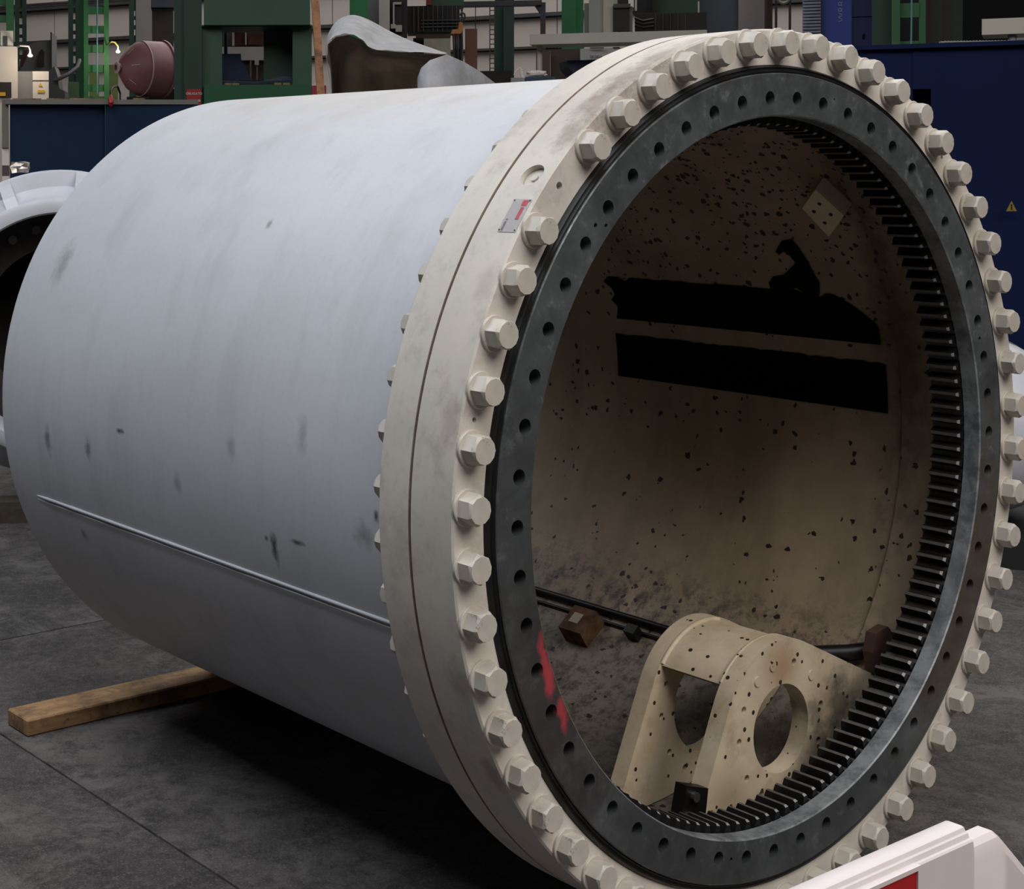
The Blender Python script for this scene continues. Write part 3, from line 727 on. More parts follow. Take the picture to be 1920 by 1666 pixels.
# big royal blue enclosure, right
bl = Thing('blue_machine_guard', 'large royal blue machine guard wall behind the flange on the right', 'machine guard', base_of(1600, 2100, 10))
b = NB(); vb(b, 1560, 1711, 98, None, 10.05, .3, 9.85); bl.part('panel', b, MROY)
b = NB(); vb(b, 1745, 2300, 98, None, 9.8, .3, 9.1); bl.part('panel', b, MROY)
b = NB(); vb(b, 1711, 1745, 170, None, 9.98, .2, 9.93); bl.part('recess_panel', b, MROY)
b = NB(); vb(b, 1711, 1745, 98, 170, 9.84, .3, 9.8); bl.part('panel', b, MROY)
b = NB(); vb(b, 1560, 2300, 90, 98, 10.02, .5, 9.05); bl.part('top_cap', b, MROY)
def triangle_sign(x0, x1, yt, yb, d, group_t):
    b = NB(); p = [at(x0, yb, d), at(x1, yb, d), at((x0 + x1) / 2, yt, d)]; prism(b, p, FH * .003)
    return b
b = triangle_sign(1887, 1907, 380, 399, 9.52, 0)
ws = Thing('warning_sticker', 'small yellow triangular warning sticker on the blue machine guard', 'sticker', tuple(at(1897, 399, 9.52)))
ws.part('triangle', b, M('dull_yellow_sign', (150, 130, 50), .5, .05))
b = NB(); vb(b, 1896, 1898.4, 386, 396, 9.512, .003); ws.part('bolt_mark', b, MBLK)
hs = NB(); tube(hs, [at(x, 86 + (4 if x < 1762 else 0) - (x - 1755) * .01, 10.3) for x in np.linspace(1756, 1930, 60)], [.018 + .004 * (i % 2) for i in range(60)], 10)
solo('ribbed_hose', 'grey ribbed hose lying along the top of the blue guard', 'hose', hs, M('grey_hose', (128, 130, 128), .5), 30)
bs = Thing('cream_beam_stand', 'cream box beam on a short grey post above the blue guard', 'beam', base_of(1840, 2000, 11))
b = NB(); vb(b, 1840, 2060, 35, 65, 11, .4); bs.part('beam', b, MCR)
b = NB(); tube(b, [Vector((*at(1897, 80, 11.15).xy, 0)), at(1897, 65, 11.15)], .03, 12); bs.part('post', b, MGR, 40)

# green press left of the torn shell
pr = Thing('green_press', 'heavy green press frame with open middle standing behind the drum', 'press', base_of(327, 585, 16))
b = NB(); vb(b, 327, 346, -260, None, 15.9, .9); pr.part('column_side', b, MGD)
b = NB(); vb(b, 346, 379, -260, None, 15.8, .5); pr.part('column', b, MGD)
b = NB(); vb(b, 378, 417, 48, None, 15.9, .5); pr.part('left_leg', b, MG)
b = NB(); vb(b, 549, 585, 48, None, 15.95, .5); pr.part('right_leg', b, MG)
b = NB(); vb(b, 495, 549, 48, None, 16.45, .15); pr.part('inner_leg', b, MGD)
b = NB(); vb(b, 383, 582, -200, 47, 15.75, .9); pr.part('head_block', b, MG)
b = NB(); vb(b, 380, 585, 47, 50, 15.85, .7); pr.part('head_lip', b, MGD)
b = NB(); vb(b, 383, 584, 159, None, 15.75, .9); pr.part('bed_beam', b, MGV)
sg = Thing('red_notice', 'red notice with white OBLIGATO lettering on the green press column', 'sign', tuple(at(364, 205, 15.76)))
b = NB(); vb(b, 350.5, 377.5, 167, 204, 15.77, .02); sg.part('board', b, MRED)
def press_text(t_, px, py, size_px, d, bold=.0):
    return text_mesh(t_, size_px * d / F_PX, RH, (0, 0, 1), at(px, py, d), .001, bold)
sg.part('lettering', press_text('OBLIGATO', 364.2, 175.5, 6.2, 15.765, .0004), MLET)
for yy in (188.5, 197):
    b = NB()
    for i in range(9 if yy < 190 else 5):
        x = 352.5 + i * 2.7 + (6 if yy > 190 else 0); vb(b, x, x + 1.9, yy - 2, yy + 2, 15.762, .004)
    sg.part('small_print', b, MLET)
# things lying in the press
b = NB()
def sheet_stack(name, label, quad, d, mat, cat='sheet', group=None, th=.06):
    b = NB(); pts = [at(x, y, d) for x, y in quad]; prism(b, pts, FH * th)
    return solo(name, label, cat, b, mat, group=group)
MBT = M('blue_tarp', (44, 62, 104), .6, .3, 6)
sheet_stack('blue_tarpaulin', 'folded blue tarpaulin hanging inside the green press', [(417, 101), (452, 101), (453, 112), (462, 128), (466, 140), (474, 150), (420, 150), (417, 148)], 16.6, MBT, 'tarpaulin')
for i, (q, mt) in enumerate((([(417, 151), (480, 153), (520, 151), (547, 148), (547, 151), (480, 155), (417, 154)], MBT), ([(449.5, 154.5), (500, 156), (513, 154), (513, 157), (449.5, 158)], MDG), ([(496, 151), (530, 143), (545, 144), (545, 148), (500, 155)], M('slate_sheet', (62, 66, 84), .5)))):
    sheet_stack('metal_sheet', ('long blue bent sheet on the bed of the green press', 'grey flat sheet lowest on the bed of the green press', 'slate coloured sheet rising at the right on the press bed')[i], q, 15.95 + .1 * i, mt, group='sheets on the press bed')
for i, x0 in enumerate((422, 436, 515, 531)):
    b = NB(); vb(b, x0, x0 + 13, 155.5, 159, 15.95, .3); solo('wood_spacer', ('reddish wood spacer leftmost on the press bed', 'pale wood spacer second from left on the press bed', 'pale wood spacer third from left on the press bed', 'orange wood spacer rightmost on the press bed')[i], 'wood block', b, MWOOD, group='wood spacers on the press bed')
b = NB(); tube(b, [at(424, 54, 16.75), at(424, 101, 16.75)], .02, 8); solo('blue_hanging_rod', 'dark blue rod hanging from the head of the green press', 'rod', b, M('dark_blue_rod', (36, 52, 82), .5))
# machine seen through the press
mt_ = Thing('brown_machine', 'brown machinery with white ledge seen through the green press', 'machine', base_of(420, 500, 24))
b = NB(); vb(b, 405, 510, 88, 113, 24, .5); mt_.part('white_ledge', b, MGR)
b = NB(); vb(b, 405, 510, 40, 88, 24.3, .6); mt_.part('upper_body', b, MDK)
b = NB(); vb(b, 405, 510, 113, None, 24.2, .6); mt_.part('lower_body', b, MDK)
for x0, x1, y0, y1 in ((436, 440, 54, 86), (440, 454, 54, 57), (460, 463, 50, 84)):
    b = NB(); vb(b, x0, x1, y0, y1, 24.1, .1); mt_.part('pale_pipe', b, M('pale_pipe_paint', (150, 138, 124), .6))
for x0, x1, y0, y1 in ((440, 459, 57, 86), (466, 494, 62, 84)):
    b = NB(); vb(b, x0, x1, y0, y1, 24.15, .1); mt_.part('dark_box', b, M('rust_box', (70, 42, 34), .7, .3, 8))
b = NB(); vb(b, 478, 486, 113, 122, 23.9, .1); mt_.part('grey_tab', b, MGR)
for x0 in (469, 481):
    b = NB(); vb(b, x0, x0 + 3, 114, 150, 23.95, .06); mt_.part('pipe', b, M('copper_pipe', (104, 76, 62), .5))

# lattice columns of the hall
def slotted_column(name, label, x0, x1, d, mat, slots, slot_w, rng, group=None, side=None, dep=.12):
    """steel column built of two flanges and cross battens, open between"""
    t = Thing(name, label, 'column', base_of(x0, x1, d), group)
    w = x1 - x0; a, b_ = x0 + w * slot_w[0], x0 + w * slot_w[1]
    b = NB(); vb(b, x0, a, rng, None, d, dep); t.part('flange', b, mat)
    b = NB(); vb(b, b_, x1, rng, None, d, dep); t.part('flange', b, mat)
    prev = rng
    for s0, s1 in slots + [(HZ + 40, HZ + 41)]:
        b = NB(); vb(b, a, b_, prev, s0, d + .02, .06); t.part('batten_plate', b, mat); prev = s1
    if side:
        b = NB(); vb(b, side[0], side[1], rng, None, d + .2, .3); t.part('side_web', b, side[2])
    return t
slotted_column('slotted_column', 'dark green slotted steel column near the left edge', 29, 51, 30, MGD, [(13, 25), (33, 45), (52, 64), (70, 83), (90, 102), (110, 124), (132, 146)], (.38, .62), -200, 'dark slotted columns')
slotted_column('slotted_column', 'dark green slotted steel column left of the bright green ladder column', 129, 150, 30, MGD, [(4, 16), (24, 36), (44, 57), (64, 77), (84, 96), (104, 118), (125, 138)], (.44, .64), -200, 'dark slotted columns')
slotted_column('slotted_column', 'narrow dark green slotted column behind the mauve vessel', 243, 256, 32, MGD, [(20, 30), (37, 47), (55, 66)], (.70, .90), -200, 'dark slotted columns')
slotted_column('window_column', 'bright green column with square openings left of the mauve vessel', 158, 205, 24, MGB, [(-10, 12), (26, 48), (62, 84), (98, 121), (135, 158), (171, 180)], (.18, .80), -260, 'bright green window columns', (149, 158, MGV))
slotted_column('window_column', 'bright green column with square openings at the top left corner', -24, 27, 22, MGB, [(9, 28), (41, 60)], (.30, .72), -260, 'bright green window columns')
slotted_column('window_column', 'bright green column with tall dark windows above the blue guard', 1671, 1735, 13.5, M('window_column_green', (56, 112, 62), .5, .12, 2), [(-70, -15), (-8, 9), (36, 80)], (.25, .80), -260, 'bright green window columns', (1634, 1671, MGD))
b = NB(); vb(b, 1675, 1735, -200, None, 14.2, .1); solo('dark_backing', 'dark green backing plate inside the right bright green column', 'plate', b, M('deep_green_paint', (20, 40, 34), .6))  # dark green plate behind the column's openings
for i, (px, d) in enumerate(((183, 23.9), (1708, 13.3))):
    b = NB(); tube(b, [at(px + 1, -80, d), at(px, 60, d), at(px - .5, 176 if i == 0 else 90, d)], .012 if i == 0 else .008, 8)
    solo('pale_blue_hose', ('thin pale blue hose hanging down the left window column', 'thin pale blue hose hanging down the right window column')[i], 'hose', b, M('pale_blue_hose_rubber', (120, 168, 176), .5))

# left machines on the navy enclosure
mc = Thing('white_machine', 'white machine cabinet with dark window at the far left', 'machine', base_of(0, 34, 20))
b = NB(); vb(b, -60, 34, 86, None, 20, .8); mc.part('cabinet', b, MWH)
b = NB(); vb(b, 2, 26, 57, 86, 20.1, .3); mc.part('upper_box', b, MWH)
b = NB(); vb(b, 7, 15, 67, 85, 20.08, .1); mc.part('box_window', b, MDG)
b = NB(); vb(b, -30, 22, 153, 181, 19.97, .1); mc.part('window', b, MDK)
b = NB(); vb(b, 0, 11, 172, 179, 19.94, .04); mc.part('yellow_label', b, MYEL)
gc = Thing('grey_cabinet', 'grey and white cabinet with yellow warning marks at the far left', 'cabinet', base_of(34, 92, 20))
b = NB(); vb(b, 34, 62, 133, None, 20.2, .5); gc.part('grey_side', b, MGR)
b = NB(); vb(b, 62, 92, 133, None, 20, .6); gc.part('white_door', b, MWH)
b = NB(); vb(b, 61, 92.5, 149.2, 150, 19.98, .1); gc.part('seam', b, MGR)
gc.part('warning_triangle', triangle_sign(73, 80, 154, 161, 19.98, 0), MYEL)
b = NB(); vb(b, 71, 84, 168, 173, 19.98, .01); gc.part('yellow_label', b, MYEL)
MLAMP = M('lamp_glass', (255, 244, 220), .3, 0, 3, 0, 6.)
for i, (px, py, d) in enumerate(((57.5, 102, 19.7), (222, 95, 23.6))):
    t = Thing('work_lamp', ('lit work lamp hanging over the grey cabinet', 'lit work lamp beside the mauve vessel')[i], 'lamp', tuple(at(px, py + 5, d)), 'lit work lamps')
    b = NB(); tube(b, [at(px, py - 9, d), at(px, py - 3, d), at(px, py, d)], [.012, .016, .03], 12); t.part('socket', b, MGR, 40)
    b = NB(); tube(b, [at(px, py - 1, d), at(px, py + 2, d), at(px, py + 4, d)], [.025, .033, .02], 12); t.part('bulb', b, MLAMP, 50)
    b = NB(); pts = [at(px, py - 9, d), at(px - 3 if i == 0 else px - 6, py - 16, d), at(px - 18 if i == 0 else px - 12, py - 17, d), at(px - 23.3 if i == 0 else px - 21, py - 15 + (0 if i == 0 else 4), d + (.32 if i == 0 else .4))]
    pl_ = bpy.data.lights.new('bulb_light', 'POINT'); pl_.energy = 7; pl_.color = (1, .86, .66); pl_.shadow_soft_size = .03
    lo = bpy.data.objects.new('bulb_light', pl_); COL.objects.link(lo); lo.parent = t.o; lo.location = at(px, py + 3, d - .12) - Vector(t.loc)
    tube(b, pts, .012, 8); t.part('arm', b, MGR if i == 0 else M('yellow_lamp_arm', (166, 160, 90), .5))
gs = Thing('grey_sculpted_casting', 'grey upright casting with dark slots behind the grey cabinet', 'casting', base_of(35, 100, 26))
b = NB(); prism(b, [at(x, y, 26) for x, y in ((36, 180), (38, 115), (50, 86), (66, 78), (96, 76), (97, 60), (97, 180))], FH * .8); 
for v in b.verts:
    if v.co.z < zat(178, 26): v.co.z = 0
gs.part('body', b, M('grey_casting_paint', (112, 110, 110), .6, .1, 3))
b = NB(); prism(b, [at(x, y, 25.96) for x, y in ((69, 124), (74, 98), (79, 91), (83, 96), (83, 124))], FH * .1); gs.part('slot', b, MDK)
b = NB(); prism(b, [at(x, y, 25.96) for x, y in ((38, 122), (46, 94), (52, 92), (50, 108), (42, 124))], FH * .1); gs.part('slot', b, M('dark_red_slot', (84, 32, 30), .6))
b = NB(); vb(b, 95.5, 98, 60, 140, 25.95, .08); gs.part('edge_rail', b, MDK)
dm = Thing('dark_pump', 'dark grey pump with a sloping pipe beside the grey cabinet', 'pump', base_of(92, 130, 22))
b = NB(); prism(b, [at(x, y, 22) for x, y in ((92, 180), (92, 130), (103, 124), (108, 140), (112, 165), (122, 170), (126, 180))], FH * .5)
for v in b.verts:
    if v.co.z < zat(178, 22): v.co.z = 0
dm.part('housing', b, MDG)
b = NB(); tube(b, [at(100, 150, 21.9), at(112, 147, 21.9), at(130, 138, 22), at(146, 125, 22.2), at(150, 112, 22.4)], .026, 10); dm.part('pipe', b, MDG, 50)
for i, (x0, x1, yt, l) in enumerate(((128, 151, 155, 'dull green box at the foot of the slotted column'), (205, 222, 124, 'pale yellow green box between green column and mauve vessel'), (168, 186, 134, 'pale yellow green box seen through the left window column'))):
    b = NB(); vb(b, x0, x1, yt, None, 25 + i, .5); vb(b, x0 + 2, x1 - 2, yt - 2, yt, 25.1 + i, .3); solo('green_box', l, 'box', b, M('pale_green_box' if i else 'dull_green_box', (128, 146, 84) if i else (92, 122, 92), .55))
# mauve vessel on a black table
MMV = M('mauve_primer', (150, 102, 104), .5, .15, 3)
vc = at(262, 128, 21); va = (-FH * .55 - RH * .83).normalized(); vx = Vector((-va.y, va.x, 0))
vs = Thing('mauve_vessel', 'mauve conical vessel with white chalk marks lying on a black table', 'vessel', (vc.x, vc.y, zat(180, 21)))
def VP(R, a, y): return vc + vx * (R * math.sin(a)) + Vector((0, 0, R * math.cos(a))) + va * y
b = NB(); lathe(b, [(.03, .36), (.055, .36), (.06, .30), (.16, .24), (.30, .12), (.365, .0), (.37, -.02), (.37, -.34), (.355, -.36), (.355, -.34), (.03, -.3)], 56, VP); vs.part('body', b, MMV, 30)
b = NB(); lathe(b, [(.372, -.012), (.374, -.006), (.374, .0), (.368, .004)], 56, VP); vs.part('seam', b, M('chalk_white', (206, 190, 186), .7), 30)
b = NB(); lathe(b, [(.045, .362), (.075, .352), (.08, .34), (.05, .34)], 28, VP); vs.part('mouth_ring', b, MATS['chalk_white'], 30)
b = NB(); vb(b, 238, 280, 181, None, 20.9, .3); vs.part('cradle', b, MBLK)
b = NB(); lathe(b, [(.375, -.33), (.392, -.335), (.392, -.36), (.36, -.36)], 56, VP); vs.part('rear_rim', b, MMV, 30)
for k in range(6):
    a = 2 * PI * k / 6 + .4; b = NB(); prism(b, [VP(.19, a - .03, .222), VP(.19, a + .03, .222), VP(.28, a + .02, .145), VP(.28, a - .02, .145)], va * .006); vs.part('chalk_mark', b, MATS['chalk_white'])
b = NB(); vb(b, 264, 335, 166, None, 21.75, .6); solo('black_table', 'black machine table carrying the mauve vessel', 'table', b, MBLK)
b = NB(); vb(b, 304, 326, 146, 166, 21.85, .3); vb(b, 308, 314, 140, 146, 21.85, .2); solo('white_carton', 'small white carton on the black table beside the press column', 'carton', b, MWH)
b = NB(); vb(b, 256, 287, -60, None, 30, .6); solo('grey_pillar', 'grey rectangular pillar rising behind the mauve vessel', 'pillar', b, MGR)
dbc = Thing('dark_brown_cabinet', 'tall dark brown cabinet with white plate left of the press column', 'cabinet', base_of(286, 326, 28))
b = NB(); vb(b, 286, 326, 16, None, 28, .6); dbc.part('body', b, M('dark_brown_steel', (60, 48, 46), .6, .2, 3))
b = NB(); vb(b, 284, 330, -60, 14, 27.9, .6); solo('slate_cabinet_top', 'slate blue box above the dark brown cabinet', 'box', b, M('slate_paint', (72, 76, 88), .6))
b = NB(); vb(b, 313, 328, 92, 106, 27.8, .1); dbc.part('white_plate', b, MGR)
b = NB(); vb(b, 585, 612, 162, None, 14, .4); solo('red_crate', 'red crate beside the leaning orange post', 'crate', b, M('crimson_crate', (170, 40, 62), .5))
b = NB(); vb(b, 585, 612, 156, 161, 14, .4); solo('cream_board', 'cream board on the red crate beside the leaning post', 'board', b, MCR)

# middle machines
b = NB(); vb(b, 656, 700, -80, None, 30, .5); solo('green_stanchion', 'dark green stanchion standing above the torn shell', 'column', b, MGV)
ck = Thing('cream_column_machine', 'tall cream machine column with brown attachments above the torn shell', 'machine', base_of(684, 760, 18))
b = NB(); vb(b, 690, 711, -80, None, 18.3, .5); ck.part('grey_flank', b, M('grey_green_paint', (140, 146, 138), .5))
b = NB(); vb(b, 711, 731, -80, None, 18, .6); ck.part('cream_face', b, MWH)  # cream face in the sun, the light put into a near-white colour
b = NB(); vb(b, 731, 764, -80, 66, 18.1, .5); ck.part('brown_head', b, MDK)
b = NB(); vb(b, 738, 754, 6, 50, 18.05, .1); ck.part('black_panel', b, MBLK)
for x0, x1, y0, y1 in ((737, 740, 6, 52), (738, 753, 5, 9), (733, 742, 46, 54), (742, 754, 48, 60)):
    b = NB(); vb(b, x0, x1, y0, y1, 17.98, .08); ck.part('cream_edge', b, MCR)
bk = Thing('cable_basket', 'dark basket of cables and bars right of the cream column', 'basket', base_of(764, 865, 19))
b = NB(); vb(b, 764, 862, 12, 62, 19.2, .5); bk.part('body', b, MDK)
b = NB(); vb(b, 780, 845, 62, 72, 19.25, .5); bk.part('under_frame', b, MBR2)
b = NB(); vb(b, 775, 834, 72, None, 19.6, .4); bk.part('pedestal', b, MDK)
for x in range(775, 862, 9):
    b = NB(); vb(b, x, x + (2 if x % 2 else 1), 12, 60, 19.15, .04); bk.part('bar', b, MDG if x % 4 else M('light_bar', (120, 110, 102), .5))
for y in (38, 44, 50):
    b = NB(); vb(b, 790, 862, y, y + 2, 19.12, .03); bk.part('rail', b, MDG)
b = NB(); vb(b, 801, 870, -80, 12, 19.3, .5); solo('green_cabinet', 'plain green cabinet above the dark cable basket', 'cabinet', b, MG)
b = NB(); vb(b, 799, 809, -80, 10.5, 19.15, .1); solo('rust_red_strip', 'rust red strip at the left of the green cabinet', 'strip', b, M('rust_red', (150, 62, 40), .6))
b = NB(); vb(b, 795, 845, 73, None, 17, .5); solo('cream_crate', 'plain cream box behind the slope of the torn shell', 'box', b, M('khaki_cream', (170, 162, 142), .55))
hb = Thing('hose_bundle', 'bundle of black hoses hanging right of the cable basket', 'hoses', base_of(850, 870, 18.6))
for i in range(5):
    x = 850 + i * 4; b = NB(); tube(b, [at(x, 60, 18.6), at(x + 1, 90, 18.55), at(x + 3 - i, 118, 18.6), Vector((*at(x + 3, 150, 18.6).xy, 0))], .012, 8); hb.part('hose', b, MBLK if i % 2 else MDG, 50)
b = NB(); prism(b, [at(x, y, 18.4) for x, y in ((847, 64), (850, 56), (860, 56), (863, 42), (868, 44), (868, 58), (864, 64))], FH * .1); hb.part('orange_clamp', b, M('orange_clamp_paint', (214, 140, 84), .5))
b = NB(); tube(b, [at(862, 30, 18.4), at(866, 25, 18.4), at(871, 27, 18.4), at(872, 34, 18.4), at(868, 40, 18.4), at(865, 46, 18.45)], .014, 8); hb.part('loop', b, MDG, 50)
b = NB(); vb(b, 872, 895, 55, None, 20, .3); solo('pinkish_panel', 'dull pink upright panel right of the hose bundle', 'panel', b, M('dull_pink_paint', (148, 102, 90), .6, .1, 2))
ga = Thing('steel_gantry', 'dark grey steel gantry frame in front of the cladding wall', 'gantry', base_of(870, 1022, 21))
b = NB(); vb(b, 862, 1016, 3, 12, 21, .2); ga.part('cross_beam', b, MDG)
b = NB(); vb(b, 1013, 1023, 6, None, 21, .2); ga.part('leg', b, MDG)
b = NB(); prism(b, [at(x, y, 21) for x, y in ((1004, 11), (1014, 11), (1014, 26), (1012, 22))], FH * .1); ga.part('knee', b, MDG)
b = NB(); vb(b, 864, 868, 5, None, 21, .2); ga.part('leg', b, MDG)
b = NB(); vb(b, 891, 892.5, 12, 55, 21.05, .02); ga.part('hanger', b, MBLK)
lc = Thing('ladder_column', 'dark green column with a narrow ladder against the cladding wall', 'column', base_of(917, 965, 24))
b = NB(); vb(b, 928, 944, -60, None, 24.1, .4); lc.part('web', b, MGD)
b = NB(); vb(b, 944, 964, -60, None, 24, .5); lc.part('flange', b, M('slate_green', (38, 60, 54), .5))
for x in (917.5, 926.5):
    b = NB(); vb(b, x, x + 2, 14, 138, 23.8, .04); lc.part('ladder_rail', b, MDG)
for k in range(13):
    y = 20 + k * 9; b = NB(); vb(b, 919, 927, y, y + 1.6, 23.8, .03); lc.part('rung', b, MDG)
b = NB(); vb(b, 890, 960, 134, None, 23, .5); solo('low_dark_bench', 'low dark bench at the foot of the ladder column', 'bench', b, MDK)
b = NB(); vb(b, 1053, 1080, -60, None, 26, .4); vb(b, 1080, 1094, -60, None, 26.2, .3); solo('green_wall_column', 'plain green wall column left of the grey machine column', 'column', b, MGV)
ct = Thing('cream_table', 'long cream table beam on a round cream post behind the flange', 'table', base_of(993, 1330, 15))
b = NB(); vb(b, 993, 1325, 66, 85, 15, .5, 15.0 * (HZ - 66) / (HZ - 58)); ct.part('beam', b, MCR)
b = NB(); tube(b, [Vector((*at(1012, 140, 15.2).xy, 0)), at(1012, 85, 15.2)], [.04, .026], 14); ct.part('post', b, MCR, 40)
b = NB(); vb(b, 1280, 1300, 84, None, 15.2, .1); ct.part('post', b, MCR)
b = NB(); vb(b, 1005, 1031.5, 97, None, 16.6, .06); solo('brown_screen', 'narrow brown steel screen beside the cream table post', 'screen', b, MBR2)
b = NB(); vb(b, 1032, 1087, 94, None, 16.7, .1); solo('brown_screen', 'wide dark brown steel screen left of the SKODA machine', 'screen', b, M('dark_brown_screen', (84, 66, 60), .65, .15, 2))
sk = Thing('lettered_white_machine', 'pale machine body with SKODA lettering under the cream table', 'machine', base_of(1087, 1200, 16))
b = NB(); vb(b, 1088, 1220, 92, None, 16, .6); sk.part('body', b, M('pale_grey_white', (186, 184, 178), .5, .05))
b = NB(); vb(b, 1095, 1200, 84, 92, 16.05, .5); sk.part('upper_ledge', b, MCR)
b = NB(); vb(b, 1106, 1132, 90.5, 92.3, 15.98, .02); sk.part('slot', b, MBLK)
b = NB(); vb(b, 1149, 1162, 90, 91.8, 15.98, .02); sk.part('slot', b, MBLK)
sk.part('lettering', text_mesh('SKODA', 7.0 * 16 / F_PX, RH, (0, 0, 1), at(1118, 108.5, 15.99), .001, .0006), M('dark_lettering', (48, 46, 46), .5))
b = NB(); prism(b, [at(x, y, 15.4) for x, y in ((1063, 115), (1130, 113), (1130, 150), (1085, 150), (1066, 128))], FH * .4); solo('navy_tray', 'navy blue chip tray below the lettered machine', 'tray', b, M('navy_tray_paint', (26, 40, 86), .5))
b = NB(); vb(b, 983, 1042, 145, None, 13, .3); solo('blue_bin', 'flat blue bin with white rags behind the drum crown', 'bin', b, M('petrol_blue', (38, 62, 88), .5))
b = NB(); bmesh.ops.create_icosphere(b, subdivisions=3, radius=1)
cc = at(1004, 144, 13.1)
for v in b.verts:
    k = 1 + .35 * math.sin(v.co.x * 7 + v.co.y * 4) * math.cos(v.co.z * 5); v.co = cc + RH * (v.co.x * .085 * k) + FH * (v.co.y * .06) + Vector((0, 0, max(0, v.co.z * .035 * k + .012)))
solo('white_rags', 'crumpled white rags lying on the flat blue bin', 'rags', b, M('rag_white', (226, 216, 212), .8), 60)
b = NB(); tube(b, [at(981, 148, 12.8), at(978, 133, 12.8)], .018, 12); tube(b, [at(978, 133, 12.8), at(975, 128, 12.8), at(968, 134, 12.8), at(964, 142, 12.8)], .006, 8); solo('spray_bottle', 'small pale bottle with black hook left of the white rags', 'bottle', b, MWH, 40)
b = NB(); vb(b, 958, 982.5, 147, None, 12.75, .25); solo('grey_trolley', 'low grey trolley under the small pale bottle', 'trolley', b, MGR)

# upper right machines
gm = Thing('grey_column_machine', 'grey white machine column with dark motor above the cream table', 'machine', base_of(1095, 1190, 17))
b = NB(); vb(b, 1095, 1105, 8, None, 17.2, .4); gm.part('side', b, MGR)
b = NB(); vb(b, 1104, 1131, -80, None, 17, .5); gm.part('column', b, M('pale_column_grey', (172, 172, 162), .5, .05))
b = NB(); vb(b, 1131, 1158, -80, None, 16.9, .5); gm.part('cream_face', b, M('warm_cream', (206, 196, 180), .5, .06))
b = NB(); vb(b, 1149, 1180, 12, 60, 16.8, .4); gm.part('motor', b, MDK)
b = NB(); vb(b, 1158, 1178, -20, 14, 16.85, .3); gm.part('motor_top', b, MDK)
b = NB(); vb(b, 1150, 1182, 9, 16, 16.75, .5); gm.part('motor_flange', b, MDG)
b = NB(); vb(b, 1180, 1186, 14, 60, 16.8, .1); gm.part('tan_pipe', b, M('tan_pipe', (120, 104, 86), .5))
b = NB(); vb(b, 1190, 1194, -20, 22, 16.85, .05); gm.part('cream_rod', b, MCR)
cb = Thing('slatted_basket', 'dark brown slatted basket left of the blue grey cabinet', 'basket', base_of(1190, 1328, 17.5))
b = NB(); vb(b, 1190, 1325, 27, None, 17.5, .5); cb.part('body', b, M('dark_brown_basket', (46, 36, 36), .6, .2, 5))
for x in (1228, 1242, 1256, 1270, 1284, 1303, 1322):
    b = NB(); vb(b, x, x + 1.6, 26, 60, 17.45, .05); cb.part('slat', b, MBR2)
for k in range(3):
    b = NB(); tube(b, [at(1190, 36 + k * 7, 17.4), at(1205, 42 + k * 6, 17.38), at(1225, 38 + k * 7, 17.4)], .014, 8); cb.part('cable', b, MBLK, 50)
b = NB(); vb(b, 1188, 1226, -80, 26, 18.2, .4); solo('dark_cabinet', 'very dark cabinet above the cables of the slatted basket', 'cabinet', b, M('dark_green_black', (30, 38, 36), .6))
b = NB(); vb(b, 1223, 1232, -80, 27, 18.0, .1); solo('brown_strip', 'dark brown upright strip left of the upper green cabinet', 'strip', b, MDK)
b = NB(); vb(b, 1232, 1310, -80, 27, 18.3, .4); solo('green_cabinet', 'upper green cabinet above the slatted basket', 'cabinet', b, M('mid_green', (44, 84, 60), .5))
b = NB(); vb(b, 1308, 1311, 5, 27, 17.6, .05); cb.part('white_rod', b, MWH)
b = NB(); vb(b, 1310, 1384, -80, None, 18.6, .6); solo('blue_grey_cabinet', 'tall blue grey cabinet right of the slatted basket', 'cabinet', b, M('blue_grey_paint', (88, 100, 110), .55, .08))
lg = Thing('light_grey_cabinet', 'light pinkish grey cabinet with one small hole above the flange', 'cabinet', base_of(1384, 1433, 18.4))
b = NB(); vb(b, 1384, 1433, -80, None, 18.4, .6); lg.part('body', b, M('pinkish_grey', (172, 162, 160), .55, .06))
b = NB(); tube(b, [at(1415, 9, 18.395), at(1415, 9, 18.42)], .024, 12); lg.part('hole', b, MBLK)
fr_ = Thing('brown_pipe_frame', 'brown upright pipe frame with cable loop against the wall', 'frame', base_of(1433, 1485, 18))
b = NB(); vb(b, 1433, 1448, -80, None, 18, .2); fr_.part('post', b, MBR2)
for x in (1433, 1452, 1478):
    b = NB(); vb(b, x, x + 5, -80, None, 17.9, .06); fr_.part('pipe', b, M('dark_brown_pipe', (62, 46, 40), .55))
b = NB(); tube(b, [at(1454 + 14 * (1 - math.cos(t_)), -8 + 17 * math.sin(t_), 17.8) for t_ in np.linspace(0, PI, 14)], .018, 8); fr_.part('cable_loop', b, M('pale_cable', (140, 136, 110), .5), 50)
be = Thing('silver_bellows', 'silver ribbed bellows cover left of the bright blue cabinet', 'bellows', base_of(1504, 1540, 15))
b = NB(); vb(b, 1505, 1540, -80, None, 15.05, .3); be.part('core', b, MDG)
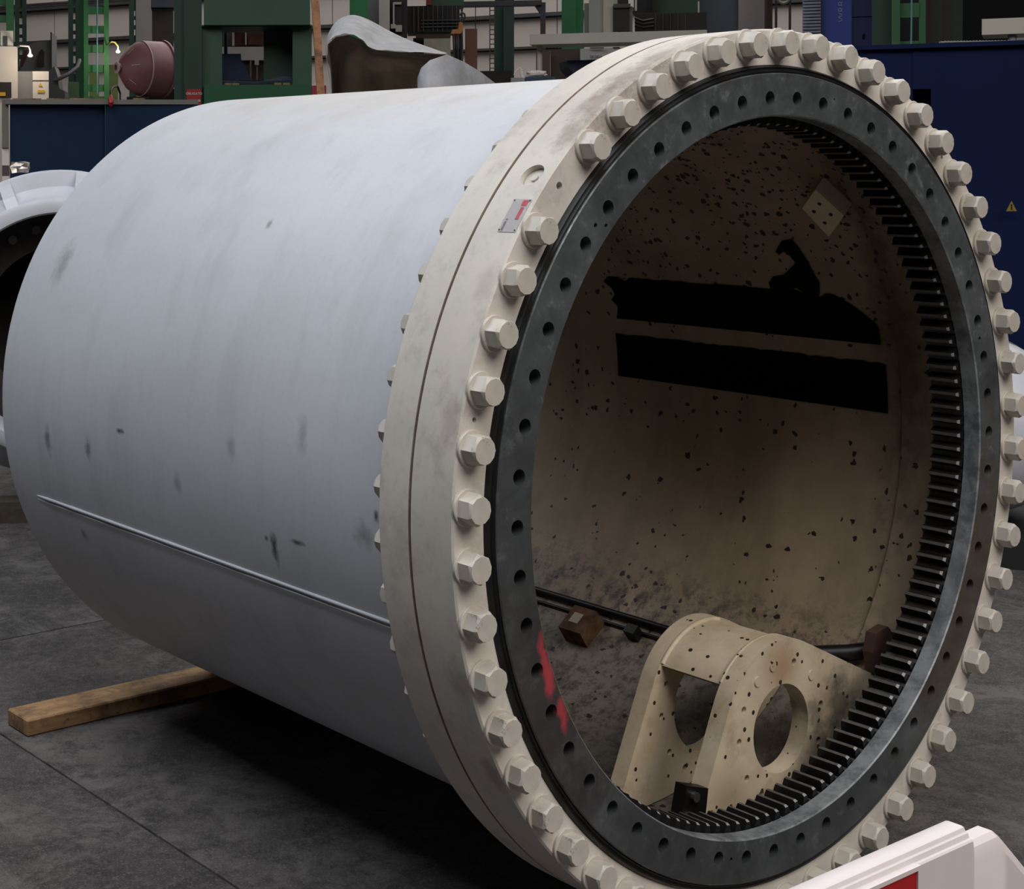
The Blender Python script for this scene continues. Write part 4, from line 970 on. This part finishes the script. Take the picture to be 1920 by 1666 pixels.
for k in range(15):
    y = -6 + k * 6; b = NB(); vb(b, 1504, 1540, y, y + 4.4, 14.95, .3); bmesh.ops.bevel(b, geom=b.edges[:], offset=.006, segments=1, affect='EDGES'); be.part('rib', b, MSIL)
bc = Thing('bright_blue_cabinet', 'bright blue cabinet with white vertical lettering beside the green column', 'cabinet', base_of(1540, 1635, 14))
b = NB(); vb(b, 1541, 1596, -80, None, 14, .5); bc.part('face', b, MROY2)
b = NB(); vb(b, 1596, 1636, -80, 34, 14.05, .5); bc.part('side_upper', b, M('deep_blue_paint', (34, 42, 104), .5, .1))
b = NB(); vb(b, 1596, 1636, 35.5, None, 14.05, .5); bc.part('side_lower', b, MATS['deep_blue_paint'])
b = NB(); prism(b, [at(x, y, 14.03) for x, y in ((1618, 68), (1621, 66), (1621.5, 70), (1619.5, 76), (1617.5, 75))], FH * .03); bc.part('latch', b, MBLK)
b = NB(); vb(b, 1538, 1541.5, -80, None, 13.98, .3); bc.part('edge', b, MBLK)
bc.part('lettering', text_mesh('WRB', 18 * 14 / F_PX, (0, 0, 1), -RH, at(1577.5, 25, 13.985), .001, -.0004), M('pale_blue_letter', (150, 158, 190), .5))
for i, (x0, x1, c, l) in enumerate(((1735, 1746, (74, 54, 48), 'narrow brown upright plate right of the green column'), (1746, 1766, (62, 72, 64), 'grey green upright plate right of the brown plate'), (1766, 1780, (76, 56, 50), 'second brown upright plate right of the green column'), (1780, 1804, (58, 76, 64), 'wide green grey plate beside the dark doorway'))):
    b = NB(); vb(b, x0, x1, -80, None, 14.5 + .05 * i, .3); solo('upright_plate', l, 'plate', b, M('upright_paint_%s' % 'abcd'[i], c, .6, .12), group='upright plates right of the green column')
b = NB(); vb(b, 1804, 2100, -80, None, 17, .4); solo('dark_screen', 'tall near black screen behind the cream beam at the right', 'screen', b, M('near_black_green', (26, 29, 28), .7, .15))
b = NB(); vb(b, 1905, 2000, 64, None, 12.5, .3); solo('pale_grey_box', 'pale grey box below the cream beam at the right edge', 'box', b, MGR)
